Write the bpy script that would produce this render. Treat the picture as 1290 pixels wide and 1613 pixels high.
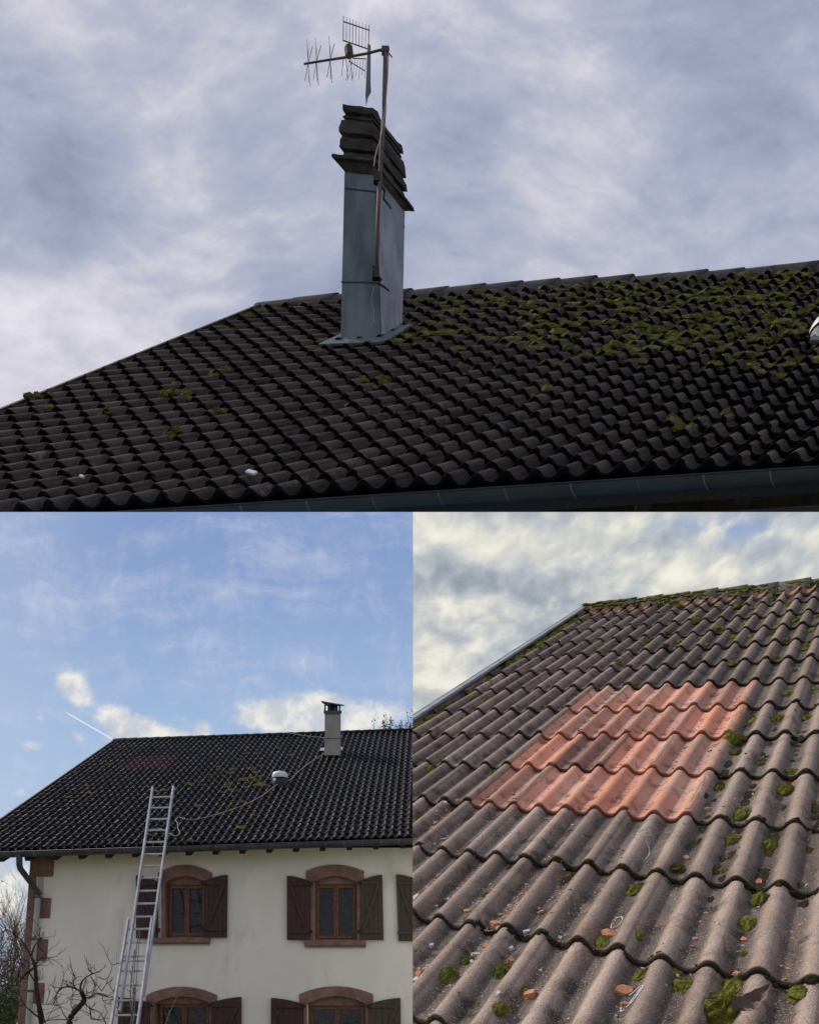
import bpy, bmesh, math, random
from mathutils import Vector, Matrix, noise
R = math.radians
rnd = random.Random(7)
for o in list(bpy.data.objects): bpy.data.objects.remove(o)
scene = bpy.context.scene
col = scene.collection
CAM = 1.6                                   # eye height
F, CX, CY = 1300.0, 645.0, 1620.0           # focal length in photo pixels, principal point (shift lens, level camera)

# ------------------------------------------------------------------ camera
cd = bpy.data.cameras.new("camera"); cam = bpy.data.objects.new("camera", cd); col.objects.link(cam)
cam.location = (0, 0, CAM); cam.rotation_euler = (R(90), 0, 0)
cd.sensor_fit = 'HORIZONTAL'; cd.sensor_width = 36; cd.lens = 36 * F / 1290
cd.shift_y = (CY - 806.5) / 1290; cd.clip_start = .05; cd.clip_end = 2000
scene.camera = cam

# ------------------------------------------------------------------ node helper
class NG:
    def __init__(s, tree):
        s.t = tree; s.n = tree.nodes; s.n.clear()
    def node(s, kind, **kw):
        n = s.n.new(kind)
        for k, v in kw.items(): setattr(n, k, v)
        return n
    def put(s, sock, v):
        if isinstance(v, bpy.types.NodeSocket): s.t.links.new(v, sock)
        elif v is not None:
            if hasattr(sock.default_value, '__len__'):
                if not hasattr(v, '__len__'): v = (v,) * 3
                v = tuple(v)
                L = len(sock.default_value)
                sock.default_value = (v + (1,))[:L] if len(v) < L else v[:L]
            else: sock.default_value = v
    def m(s, op, a, b=None, c=None, clamp=False):
        n = s.node('ShaderNodeMath', operation=op, use_clamp=clamp)
        s.put(n.inputs[0], a)
        if b is not None: s.put(n.inputs[1], b)
        if c is not None: s.put(n.inputs[2], c)
        return n.outputs[0]
    def vm(s, op, a, b=None):
        n = s.node('ShaderNodeVectorMath', operation=op)
        s.put(n.inputs[0], a)
        if b is not None: s.put(n.inputs[1], b)
        return n.outputs['Value'] if op in ('DOT_PRODUCT', 'LENGTH') else n.outputs[0]
    def noise(s, vec, scale, detail=5, rough=.55, dist=0, color=False):
        n = s.node('ShaderNodeTexNoise'); s.put(n.inputs['Vector'], vec)
        s.put(n.inputs['Scale'], scale); s.put(n.inputs['Detail'], detail)
        s.put(n.inputs['Roughness'], rough); s.put(n.inputs['Distortion'], dist)
        return n.outputs['Color' if color else 'Fac']
    def ss(s, x, lo, hi, a=0., b=1.):
        n = s.node('ShaderNodeMapRange', interpolation_type='SMOOTHSTEP')
        for i, v in enumerate((x, lo, hi, a, b)): s.put(n.inputs[i], v)
        return n.outputs[0]
    def mix(s, f, a, b, mode='MIX'):
        n = s.node('ShaderNodeMix', data_type='RGBA', blend_type=mode)
        s.put(n.inputs[0], f); s.put(n.inputs[6], a); s.put(n.inputs[7], b)
        return n.outputs[2]
    def ramp(s, x, stops):
        n = s.node('ShaderNodeValToRGB'); e = n.color_ramp.elements
        while len(e) < len(stops): e.new(.5)
        for i, (p, c) in enumerate(stops): e[i].position = p; e[i].color = tuple(c) + (1,)
        s.put(n.inputs[0], x); return n.outputs[0]
    def attr(s, name):
        return s.node('ShaderNodeAttribute', attribute_name=name).outputs['Fac']
    def mapping(s, vec, sc=(1, 1, 1), rot=(0, 0, 0)):
        n = s.node('ShaderNodeMapping'); s.put(n.inputs[0], vec)
        n.inputs['Scale'].default_value = sc; n.inputs['Rotation'].default_value = rot
        return n.outputs[0]

def lin(r, g, b):
    f = lambda c: (c / 255 / 12.92) if c / 255 <= .04045 else ((c / 255 + .055) / 1.055) ** 2.4
    return (f(r), f(g), f(b))

# ------------------------------------------------------------------ world: broken cloud under a Nishita sky
SUN_EL, SUN_AZ = 46, -62                    # sun stands behind the roofs, to the left
w = bpy.data.worlds.new("World"); scene.world = w; w.use_nodes = True
g = NG(w.node_tree)
tc = g.node('ShaderNodeTexCoord').outputs['Generated']
sky = g.node('ShaderNodeTexSky', sky_type='NISHITA', sun_disc=False, sun_elevation=R(SUN_EL), sun_rotation=R(SUN_AZ))
_sp = g.node('ShaderNodeSeparateXYZ'); g.put(_sp.inputs[0], tc)
_den = g.m('MAXIMUM', g.m('ABSOLUTE', _sp.outputs[1]), .3)
_cb = g.node('ShaderNodeCombineXYZ'); g.put(_cb.inputs[0], g.m('DIVIDE', _sp.outputs[0], _den)); g.put(_cb.inputs[1], g.m('DIVIDE', _sp.outputs[2], _den)); g.put(_cb.inputs[2], _sp.outputs[1])
tp = _cb.outputs[0]
warp = g.noise(tp, 3.5, 2, .5, 0, True)
vec = g.vm('ADD', tp, g.vm('MULTIPLY', g.vm('SUBTRACT', warp, (.5, .5, .5)), (.14, .14, 0)))
n1 = g.noise(g.mapping(vec, (1, 1.7, .3), (0, 0, R(-16))), 3.2, 10, .52, 0)
n2 = g.noise(g.mapping(vec, (1, 1.5, .3), (0, 0, R(-22))), 9, 9, .56, 0)
n3 = g.noise(g.mapping(vec, (1, 1.5, .3), (0, 0, R(8))), 24, 6, .6, 0)
cl = g.m('ADD', g.m('MULTIPLY', n1, .48), g.m('ADD', g.m('MULTIPLY', n2, .38), g.m('MULTIPLY', n3, .14)))
def dirblob(px, py, width):
    d = Vector(((px - CX) / F, 1, (CY - py) / F)).normalized()
    dot = g.vm('DOT_PRODUCT', g.vm('NORMALIZE', tc), tuple(d))
    return g.ss(dot, math.cos(R(width)), 1.0)
for px, py, wd, amt in ((150, 180, 14, .10), (40, 560, 9, .10), (260, 120, 7, .05), (720, 60, 11, .07), (430, 300, 5, .04), (20, 275, 5, -.11),
                        (90, 400, 7, -.09), (270, 330, 6, -.05), (330, 60, 6, -.05), (480, 400, 8, -.09), (900, 230, 12, -.05), (1200, 120, 5, -.04), (900, 330, 5, .06), (1250, 330, 8, .0), (30, 30, 6, -.08), (560, 100, 5, .02)):
    cl = g.m('ADD', cl, g.m('MULTIPLY', dirblob(px, py, wd), amt))
cc = g.ramp(cl, [(.30, [c * 10 for c in lin(138, 146, 168)]), (.45, [c * 10 for c in lin(166, 173, 197)]), (.53, [c * 10 for c in lin(185, 188, 207)]),
                 (.60, [c * 10 for c in lin(208, 206, 218)]), (.69, [c * 10 for c in lin(230, 227, 236)])])
bgc = g.mix(.95, sky.outputs[0], cc)
bg = g.node('ShaderNodeBackground'); g.put(bg.inputs[0], bgc); bg.inputs[1].default_value = .1
wo = g.node('ShaderNodeOutputWorld'); g.t.links.new(bg.outputs[0], wo.inputs[0])

sd = bpy.data.lights.new("sun", 'SUN'); sd.energy = 3.2; sd.angle = R(6); sd.color = (1, .93, .84)
sun = bpy.data.objects.new("sun", sd); col.objects.link(sun)
az = R(SUN_AZ); el = R(SUN_EL)
sdir = Vector((math.sin(az) * math.cos(el), math.cos(az) * math.cos(el), math.sin(el)))
sun.rotation_euler = sdir.to_track_quat('Z', 'Y').to_euler(); sun.location = (0, 0, 60)

vs = scene.view_settings; vs.view_transform = 'Standard'; vs.look = 'None'; vs.exposure = 0; vs.gamma = 1; vs.use_curve_mapping = False

# ------------------------------------------------------------------ mesh helpers
def at(px, py, d):
    return Vector(((px - CX) / F * d, d, CAM + (CY - py) / F * d))

class MB:
    def __init__(s): s.v = []; s.f = []; s.a = {}
    def add(s, vs_, fs):
        k = len(s.v); s.v += [Vector(p) for p in vs_]; s.f += [tuple(i + k for i in q) for q in fs]
    def hexa(s, p):                       # 8 corners: bottom ring 0-3, top ring 4-7
        s.add(p, [(3, 2, 1, 0), (4, 5, 6, 7), (0, 1, 5, 4), (1, 2, 6, 5), (2, 3, 7, 6), (3, 0, 4, 7)])
    def obox(s, c, ax, ay, az):
        c, ax, ay, az = map(Vector, (c, ax, ay, az))
        s.hexa([c - ax - ay - az, c + ax - ay - az, c + ax + ay - az, c - ax + ay - az,
                c - ax - ay + az, c + ax - ay + az, c + ax + ay + az, c - ax + ay + az])
    def box(s, x0, x1, y0, y1, z0, z1):
        s.obox(((x0 + x1) / 2, (y0 + y1) / 2, (z0 + z1) / 2), ((x1 - x0) / 2, 0, 0), (0, (y1 - y0) / 2, 0), (0, 0, (z1 - z0) / 2))
    def prism(s, pts, d):                 # planar polygon swept by d
        n = len(pts); d = Vector(d)
        s.add([Vector(p) for p in pts] + [Vector(p) + d for p in pts],
              [tuple(range(n))[::-1], tuple(range(n, 2 * n))] + [(i, (i + 1) % n, n + (i + 1) % n, n + i) for i in range(n)])
    def tube(s, pts, r, seg=8, r1=None):
        pts = [Vector(p) for p in pts]; n = len(pts); k = len(s.v); up = Vector((.13, .31, .94))
        for i, p in enumerate(pts):
            t = (pts[min(i + 1, n - 1)] - pts[max(i - 1, 0)]).normalized()
            a = t.cross(up)
            if a.length < 1e-3: a = t.cross(Vector((1, 0, 0)))
            a.normalize(); b = t.cross(a)
            rr = r if r1 is None else r + (r1 - r) * i / (n - 1)
            for j in range(seg):
                q = 2 * math.pi * j / seg; s.v.append(p + rr * (math.cos(q) * a + math.sin(q) * b))
        for i in range(n - 1):
            for j in range(seg):
                s.f.append((k + i * seg + j, k + i * seg + (j + 1) % seg, k + (i + 1) * seg + (j + 1) % seg, k + (i + 1) * seg + j))
        s.f.append(tuple(k + j for j in range(seg))[::-1]); s.f.append(tuple(k + (n - 1) * seg + j for j in range(seg)))
    def lathe(s, base, axis, prof, seg=20):   # prof: (radius, height)
        base = Vector(base); ax = Vector(axis).normalized(); a = ax.cross(Vector((0, 1, .01))).normalized(); b = ax.cross(a); k = len(s.v)
        for r, h in prof:
            for j in range(seg):
                q = 2 * math.pi * j / seg; s.v.append(base + ax * h + r * (math.cos(q) * a + math.sin(q) * b))
        for i in range(len(prof) - 1):
            for j in range(seg):
                s.f.append((k + i * seg + j, k + i * seg + (j + 1) % seg, k + (i + 1) * seg + (j + 1) % seg, k + (i + 1) * seg + j))
        s.f.append(tuple(k + (len(prof) - 1) * seg + j for j in range(seg)))
    def build(s, name, mat, parent=None, smooth=False, bevel=0):
        org = WORG.get(parent.name, Vector()) if parent else Vector()
        me = bpy.data.meshes.new(name); me.from_pydata([tuple(p - org) for p in s.v], [], s.f)
        for nm, vals in s.a.items():
            at_ = me.attributes.new(nm, 'FLOAT', 'POINT'); at_.data.foreach_set('value', vals)
        me.validate(); me.update()
        bm = bmesh.new(); bm.from_mesh(me)
        if not s.a: bmesh.ops.recalc_face_normals(bm, faces=bm.faces)
        if bevel: bmesh.ops.bevel(bm, geom=list(bm.edges), offset=bevel, segments=1, affect='EDGES', clamp_overlap=True)
        if smooth:
            for f in bm.faces: f.smooth = True
        bm.to_mesh(me); bm.free()
        me.materials.append(mat)
        o = bpy.data.objects.new(name, me); col.objects.link(o)
        if parent: o.parent = parent
        WORG[o.name] = org
        return o
WORG = {}
def empty(name, loc):
    o = bpy.data.objects.new(name, None); col.objects.link(o); o.location = loc; o.empty_display_size = .2
    WORG[o.name] = Vector(loc); return o
def tag(o, label=None, cat=None, group=None, kind=None):
    for k, v in (('label', label), ('category', cat), ('group', group), ('kind', kind)):
        if v: o[k] = v
    return o

# ------------------------------------------------------------------ materials
def mat(name, c1, c2, scale=3, rough=.7, bump=.2, bscale=None, metal=0, spec=.4, detail=8, dirt=None, dscale=1.2, spread=(.35, .65), coords='Object', streak=1.):
    m = bpy.data.materials.new(name); m.use_nodes = True; g = NG(m.node_tree)
    co = g.node('ShaderNodeTexCoord').outputs[coords]
    if streak != 1: co = g.mapping(co, (1, 1, streak))
    f = g.noise(co, scale, detail, .6)
    c = g.mix(g.ss(f, *spread), c1, c2)
    if dirt:
        d = g.ss(g.noise(co, dscale, 6, .65, .4), .5, .72)
        c = g.mix(g.m('MULTIPLY', d, .75), c, dirt)
    p = g.node('ShaderNodeBsdfPrincipled'); g.put(p.inputs['Base Color'], c)
    g.put(p.inputs['Roughness'], g.m('ADD', g.m('MULTIPLY', f, .25), rough - .12)); p.inputs['Metallic'].default_value = metal
    p.inputs['Specular IOR Level'].default_value = spec
    if bump:
        b = g.node('ShaderNodeBump'); b.inputs['Strength'].default_value = bump; b.inputs['Distance'].default_value = .02
        g.put(b.inputs['Height'], g.noise(co, bscale or scale * 6, 6, .65)); g.t.links.new(b.outputs[0], p.inputs['Normal'])
    o = g.node('ShaderNodeOutputMaterial'); g.t.links.new(p.outputs[0], o.inputs[0])
    return m

def tile_mat(name, pan, roll, edge, S=1.0, rough=.8, spec=.3, speck=.5, stain=(.05, .045, .04), stain_amt=.5, lichen=.0, bump=.5, green=None, green_amt=0, redd=None, lo=.15, hi=.85, dust=None, dust_amt=.5, stain_sc=5.5):
    """weathered concrete / clay tile; S = size of a metre of this roof in scene metres"""
    m = bpy.data.materials.new(name); m.use_nodes = True; g = NG(m.node_tree)
    co = g.mapping(g.node('ShaderNodeTexCoord').outputs['Object'], (1 / S,) * 3)
    rel = g.attr('relief'); tint = g.attr('tint'); edg = g.attr('edge')
    nz = g.noise(co, 9, 8, .65)
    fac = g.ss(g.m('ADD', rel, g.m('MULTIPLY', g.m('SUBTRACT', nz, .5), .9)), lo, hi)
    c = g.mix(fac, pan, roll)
    if redd: c = g.mix(g.m('MULTIPLY', g.ss(g.noise(co, 3.3, 5, .6), .52, .7), .5), c, redd)
    per = g.m('FRACT', g.m('MULTIPLY', tint, 37.3))
    if dust: c = g.mix(g.m('MULTIPLY', g.m('ADD', g.m('MULTIPLY', per, .7), g.ss(g.noise(co, 2.2, 6, .6), .42, .66)), dust_amt, clamp=True), c, dust)
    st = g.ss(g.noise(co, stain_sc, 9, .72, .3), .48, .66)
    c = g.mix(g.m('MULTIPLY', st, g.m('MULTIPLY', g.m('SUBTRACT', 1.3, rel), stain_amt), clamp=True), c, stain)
    sp = g.noise(co, 190, 3, .6)
    c = g.mix(g.m('MULTIPLY', g.ss(sp, .56, .72), speck), c, [min(1, x * 2.1 + .03) for x in roll])
    c = g.mix(g.m('MULTIPLY', g.ss(sp, .44, .3), speck), c, [x * .35 for x in pan])
    if lichen:
        li = g.ss(g.noise(co, 6.3, 9, .72, .8), .6, .68)
        c = g.mix(g.m('MULTIPLY', li, lichen), c, (.42, .41, .36))
    if green:
        gr = g.ss(g.noise(co, 2.6, 9, .75, .5), .55, .68)
        c = g.mix(g.m('MULTIPLY', g.m('MULTIPLY', gr, green_amt), g.m('SUBTRACT', 1.2, rel), clamp=True), c, green)
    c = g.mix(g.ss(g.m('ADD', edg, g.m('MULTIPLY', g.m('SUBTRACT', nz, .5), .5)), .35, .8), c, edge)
    tv = g.node('ShaderNodeCombineXYZ'); [g.put(tv.inputs[i], tint) for i in range(3)]
    c = g.mix(1.0, c, tv.outputs[0], 'MULTIPLY')
    p = g.node('ShaderNodeBsdfPrincipled'); g.put(p.inputs['Base Color'], c)
    g.put(p.inputs['Roughness'], g.m('ADD', g.m('MULTIPLY', nz, .3), rough - .15)); p.inputs['Specular IOR Level'].default_value = spec
    b = g.node('ShaderNodeBump'); b.inputs['Strength'].default_value = bump; b.inputs['Distance'].default_value = .012 * S
    h = g.m('ADD', g.m('MULTIPLY', sp, .45), g.m('ADD', g.m('MULTIPLY', nz, .6), g.m('MULTIPLY', g.noise(co, 45, 5, .6), .5)))
    g.put(b.inputs['Height'], h); g.t.links.new(b.outputs[0], p.inputs['Normal'])
    o = g.node('ShaderNodeOutputMaterial'); g.t.links.new(p.outputs[0], o.inputs[0])
    return m

def moss_mat(name, dark, mid, light, S=1.):
    m = bpy.data.materials.new(name); m.use_nodes = True; g = NG(m.node_tree)
    co = g.mapping(g.node('ShaderNodeTexCoord').outputs['Object'], (1 / S,) * 3)
    a = g.noise(co, 5, 4, .6); b_ = g.noise(co, 110, 4, .7)
    c = g.ramp(g.m('ADD', g.m('MULTIPLY', a, .65), g.m('MULTIPLY', b_, .35)), [(.36, dark), (.5, mid), (.62, light), (.72, [x * 1.2 for x in light])])
    p = g.node('ShaderNodeBsdfPrincipled'); g.put(p.inputs['Base Color'], c); p.inputs['Roughness'].default_value = .95; p.inputs['Specular IOR Level'].default_value = .1
    b = g.node('ShaderNodeBump'); b.inputs['Strength'].default_value = .8; b.inputs['Distance'].default_value = .01 * S
    g.put(b.inputs['Height'], b_); g.t.links.new(b.outputs[0], p.inputs['Normal'])
    o = g.node('ShaderNodeOutputMaterial'); g.t.links.new(p.outputs[0], o.inputs[0]); return m

# ------------------------------------------------------------------ roof frames (fitted so that rows, rolls and ridge run as in the photograph)
class Frame:
    def __init__(s, o, a, b, S, low=0):
        s.S = S; s.o = Vector(o) * S + Vector((0, 0, CAM)); s.a = Vector(a) * S; s.b = Vector(b) * S
        n = s.a.cross(s.b); n.normalize()
        if n.z < 0: n = -n
        s.nn = n; s.n = n * S
        s.o += s.n * low
    def P(s, u, v, h=0): return s.o + s.a * u + s.b * v + s.n * h
FR = Frame((4.44794, 20.29464, 8.34385), (.75321, -.61924, -.22186), (-.86273, -1.46981, -1.10877), .3, -.08)     # close roof
FL = Frame((-23.69432, 71.18254, 23.30849), (.99946, -.01638, .02852), (-.01785, -.9184, -.56189), .3)      # roof of the white house
FT = Frame((-4.06872, 22.70101, 19.80226), (.99819, -.00864, .05944), (-.29395, -.29149, -.39598), 2.5, -.10)  # dark mossy roof

JO = .07          # tile joint sits just right of the roll crest
def prof(u, A, p=1.25):
    c = .5 + .5 * math.cos(4 * math.pi * u)
    return A * c ** (1.0 + .9 * (1 - c))
def tiles(mb, fr, us, vs_, A, t, nu, nv, jit=.0, tint=(.8, 1.15), row_tone=None, skip=None, p=1.25, umin=-1e9, umax=1e9, sag=None):
    rel = mb.a.setdefault('relief', []); tin = mb.a.setdefault('tint', []); edg = mb.a.setdefault('edge', [])
    for j in vs_:
        for i in us:
            if skip and (i, j) in skip: continue
            tt = rnd.uniform(*tint) * (.92 + .16 * rnd.random()) * (row_tone(i, j) if row_tone else 1)
            dv = rnd.uniform(-1, 1) * jit; du = rnd.uniform(-1, 1) * jit * .5; dh = rnd.uniform(0, 1) * jit * .5; sk = rnd.uniform(-1, 1) * jit
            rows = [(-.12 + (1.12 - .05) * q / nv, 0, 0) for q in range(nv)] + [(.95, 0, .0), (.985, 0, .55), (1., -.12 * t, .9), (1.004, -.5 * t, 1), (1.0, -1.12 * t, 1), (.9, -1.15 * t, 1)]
            k = len(mb.v); W = nu + 2
            for (q, hh, ed) in rows:
                for c in range(W):
                    uu = i + JO + min(c, nu) / nu * 1.012
                    x = max(umin, min(umax, uu)) + du
                    h = prof(uu, A, p) + t * .95 * max(q, -.05) + .22 * t * (uu - i - JO) + dh + hh
                    if c == nu + 1: h -= t * .7; x += .004
                    if sag: h += sag(x, j + q)
                    vv = j + q + dv + sk * (uu - i - .5) * max(q, 0)
                    mb.v.append(fr.P(x, vv, h))
                    r = (.5 + .5 * math.cos(4 * math.pi * uu)) ** 1.2
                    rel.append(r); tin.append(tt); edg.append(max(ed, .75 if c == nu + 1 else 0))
            for q in range(len(rows) - 1):
                for c in range(W - 1):
                    a0 = k + q * W + c; mb.f.append((a0 + W, a0 + W + 1, a0 + 1, a0))
    return mb
def const_attr(mb, n0, **kw):
    n = len(mb.v) - n0
    for k, v in kw.items(): mb.a.setdefault(k, []).extend([v] * n)

def cushion(mb, P, nrm, r, hgt, ntuft=60, ax=None, stretch=1., blade=.16):
    """one moss cushion: a lumpy dome covered with short leafy tufts"""
    nrm = nrm.normalized(); a = (ax or nrm.cross(Vector((.3, .9, .1)))).normalized(); b = nrm.cross(a).normalized(); sd_ = rnd.random() * 99
    def S(q, e):
        d = noise.noise(Vector((math.cos(q) * 1.6 + sd_, math.sin(q) * 1.6, e * 2))) ; d2 = noise.noise(Vector((math.cos(q) * 5 + sd_, math.sin(q) * 5, e * 6)))
        k = 1 + .38 * d + .16 * d2; ce = math.cos(e)
        return P + a * (r * stretch * k * ce * math.cos(q)) + b * (r * k * ce * math.sin(q)) + nrm * (hgt * math.sin(e) * (1 + .3 * d2 + .2 * d) - hgt * .12)
    nq, ne = 16, 5; k = len(mb.v)
    for i in range(ne):
        for j in range(nq): mb.v.append(S(2 * math.pi * j / nq, i / ne * math.pi / 2))
    mb.v.append(S(0, math.pi / 2))
    for i in range(ne - 1):
        for j in range(nq): mb.f.append((k + i * nq + j, k + i * nq + (j + 1) % nq, k + (i + 1) * nq + (j + 1) % nq, k + (i + 1) * nq + j))
    for j in range(nq): mb.f.append((k + (ne - 1) * nq + j, k + (ne - 1) * nq + (j + 1) % nq, k + ne * nq))
    for _ in range(ntuft):
        q = rnd.random() * 6.283; e = math.asin(rnd.random()); p = S(q, e)
        out = (p - P + nrm * hgt * .5).normalized() + Vector((rnd.uniform(-.5, .5), rnd.uniform(-.5, .5), rnd.uniform(-.5, .5)))
        out.normalize(); s = out.cross(Vector((rnd.random(), rnd.random(), rnd.random()))).normalized(); bl = r * blade * rnd.uniform(.6, 1.3)
        mb.add([p - s * bl * .3, p + s * bl * .3, p + out * bl + s * bl * .1], [(0, 1, 2)])

def ridge_caps(fr, u0, u1, step, v, r, mat_, parent, label=None, drop=.0, jag=.0, zoff=0.):
    u = u0
    while u < u1:
        mb = MB(); seg = 12; L = step * 1.08; k0 = 0; prof_ = []
        tt = rnd.uniform(.8, 1.15); dj = rnd.uniform(-1, 1) * jag
        for (uu, rr) in ((u - .04, r * .84), (u + L * .5, r * .92), (u + L, r), (u + L, r * .82), (u + L * .5, r * .76), (u - .04, r * .7)):
            ring = []
            for q in range(seg + 1):
                an = math.pi * (-.12 + 1.24 * q / seg)
                ring.append(fr.P(uu, v, zoff - drop + dj) + Vector((0, 0, 1)) * (fr.S * rr * math.sin(an) * .95) - (fr.b.normalized() * fr.S * rr * math.cos(an)) * (1 if an < 0 else 1) )
            prof_.append(ring)
        W = seg + 1
        for ring in prof_: mb.v += ring
        for i in range(len(prof_)):
            i2 = (i + 1) % len(prof_)
            for q in range(seg): mb.f.append((i * W + q, i * W + q + 1, i2 * W + q + 1, i2 * W + q))
        for q in (0, seg): mb.f.append(tuple(i * W + q for i in range(len(prof_))))
        n = len(mb.v); mb.a = {'relief': [.6] * n, 'tint': [tt] * n, 'edge': [1. if (2 * W <= i < 4 * W) else .0 for i in range(n)]}
        o = mb.build('ridge_tile', mat_, parent, smooth=False)
        u += step

def rear_slope(fr, u0, u1, v0, n, mat_, parent, name='rear_roof_slope', low=.0):
    a0 = fr.P(u0, v0, -.12); a1 = fr.P(u1, v0, -.12); b = Vector((-fr.b.x, -fr.b.y, fr.b.z)) * n
    mb = MB(); mb.prism([a0, a1, a1 + b, a0 + b], Vector((0, 0, -.25 * fr.S)))
    mb.a = {'relief': [.4] * 8, 'tint': [1.] * 8, 'edge': [0.] * 8}
    return mb.build(name, mat_, parent)

# ================================================================== GROUND
m_grass = mat('grass_ground', (.12, .13, .06), (.2, .19, .1), 1.5, .95, .6, 20)
gm = MB(); gm.add([(-400, -300, 0), (400, -300, 0), (400, 500, 0), (-400, 500, 0)], [(0, 1, 2, 3)])
tag(gm.build('ground', m_grass), kind='structure')

# ================================================================== SKY BACKDROPS of the two lower views
SEAM = (650 - CX) / F
ELEV = (CY - 806.5) / F
def sky_board(D, px0, px1, build_shader, name):
    mb = MB(); p = [at(px0, 1640, D), at(px1, 1640, D), at(px1, 806.5, D), at(px0, 806.5, D)]
    p[0].z = p[1].z = -.5
    py_low = CY + (CAM + .5) * F / D
    mb.add(p, [(0, 1, 2, 3)])
    m = bpy.data.materials.new('cloudy_air'); m.use_nodes = True; g = NG(m.node_tree)
    uv = g.node('ShaderNodeUVMap', uv_map='UVMap').outputs[0]
    c = build_shader(g, uv)
    e = g.node('ShaderNodeEmission'); g.put(e.inputs[0], c); e.inputs[1].default_value = 1
    out = g.node('ShaderNodeOutputMaterial'); g.t.links.new(e.outputs[0], out.inputs[0])
    o = mb.build(name, m)
    uvl = o.data.uv_layers.new(name='UVMap')
    for lp in o.data.loops:
        i = lp.vertex_index
        uvl.data[lp.index].uv = ((px0 if i in (0, 3) else px1) / 1000, (py_low if i < 2 else 806.5) / 1000)
    return tag(o, kind='structure')

def blobs(g, x, y, lst):
    tot = None
    for cx, cy, rx, ry, amp in lst:
        a = g.m('MULTIPLY', g.m('SUBTRACT', x, cx / 1000), 1000 / rx); b = g.m('MULTIPLY', g.m('SUBTRACT', y, cy / 1000), 1000 / ry)
        e = g.m('MULTIPLY', g.m('EXPONENT', g.m('MULTIPLY', g.m('ADD', g.m('MULTIPLY', a, a), g.m('MULTIPLY', b, b)), -1.)), amp)
        tot = e if tot is None else g.m('ADD', tot, e)
    return tot

def sky_left(g, uv):
    sp = g.node('ShaderNodeSeparateXYZ'); g.put(sp.inputs[0], uv); x, y = sp.outputs[0], sp.outputs[1]
    base = g.mix(g.ss(y, .80, 1.3), lin(132, 157, 203), lin(166, 193, 225))
    base = g.mix(g.m('MULTIPLY', g.ss(x, .25, -.05), .35), base, lin(190, 204, 224))
    wv = g.vm('ADD', uv, g.vm('MULTIPLY', g.vm('SUBTRACT', g.noise(uv, 6, 4, .6, 0, True), (.5, .5, .5)), (.12, .12, 0)))
    ci = g.noise(g.mapping(wv, (1, 4.2, 1), (0, 0, R(-38))), 4.5, 10, .66, 0)
    ci2 = g.noise(g.mapping(wv, (3.2, 1, 1), (0, 0, R(14))), 7, 10, .68, 0)
    cb = blobs(g, x, y, [(400, 920, 130, 70, .12), (60, 900, 120, 60, .1), (500, 860, 120, 20, .05), (330, 1040, 70, 40, .08), (480, 1040, 60, 50, .1), (120, 1000, 90, 60, .05), (590, 950, 60, 50, .03)])
    cir = g.ss(g.m('ADD', g.m('ADD', g.m('MULTIPLY', ci, .6), g.m('MULTIPLY', ci2, .4)), cb), .47, .78, 0, .62)
    c = g.mix(cir, base, lin(206, 212, 228))
    cu = blobs(g, x, y, [(112, 1072, 26, 24, .55), (128, 1096, 26, 18, .5), (170, 1126, 38, 18, .5), (215, 1148, 45, 22, .6), (250, 1168, 60, 22, .6), (62, 1130, 10, 12, .25),
                         (55, 1176, 24, 13, .42), (124, 1162, 18, 18, .32), (318, 1152, 20, 17, .5), (395, 1128, 36, 22, .42), (430, 1118, 36, 24, .35), (495, 1108, 46, 34, .5), (540, 1140, 60, 34, .5), (620, 1125, 50, 24, .42), (460, 1145, 80, 22, .4), (475, 1040, 14, 18, .2), (338, 1050, 10, 28, .16), (25, 1250, 22, 10, .3),
                         (20, 1430, 60, 70, .5), (-20, 1380, 60, 40, .35), (60, 1215, 30, 10, .2)])
    nz = g.noise(g.mapping(wv, (1, 1.15, 1)), 26, 10, .68, 0)
    k = g.m('ADD', cu, g.m('MULTIPLY', g.m('SUBTRACT', nz, .5), .95))
    mask = g.ss(k, .16, .6)
    sh = g.noise(g.vm('ADD', uv, (.01, .013, 0)), 17, 7, .6)
    cc_ = g.mix(g.ss(sh, .38, .62), lin(196, 202, 212), lin(238, 236, 230))
    c = g.mix(mask, c, cc_)
    # vapour trail
    dx, dy = 183 - 98, 1168 - 1119; L = math.hypot(dx, dy)
    dist = g.m('ABSOLUTE', g.m('ADD', g.m('MULTIPLY', g.m('SUBTRACT', x, .098), -dy / L), g.m('MULTIPLY', g.m('SUBTRACT', y, 1.119), dx / L)))
    along = g.m('ADD', g.m('MULTIPLY', g.m('SUBTRACT', x, .098), dx / L), g.m('MULTIPLY', g.m('SUBTRACT', y, 1.119), dy / L))
    tr = g.m('MULTIPLY', g.ss(dist, .0016, .0004), g.m('MULTIPLY', g.ss(along, 0, .02), g.ss(along, .13, .10)))
    return g.mix(g.m('MULTIPLY', tr, .9), c, lin(232, 238, 246))

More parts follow.
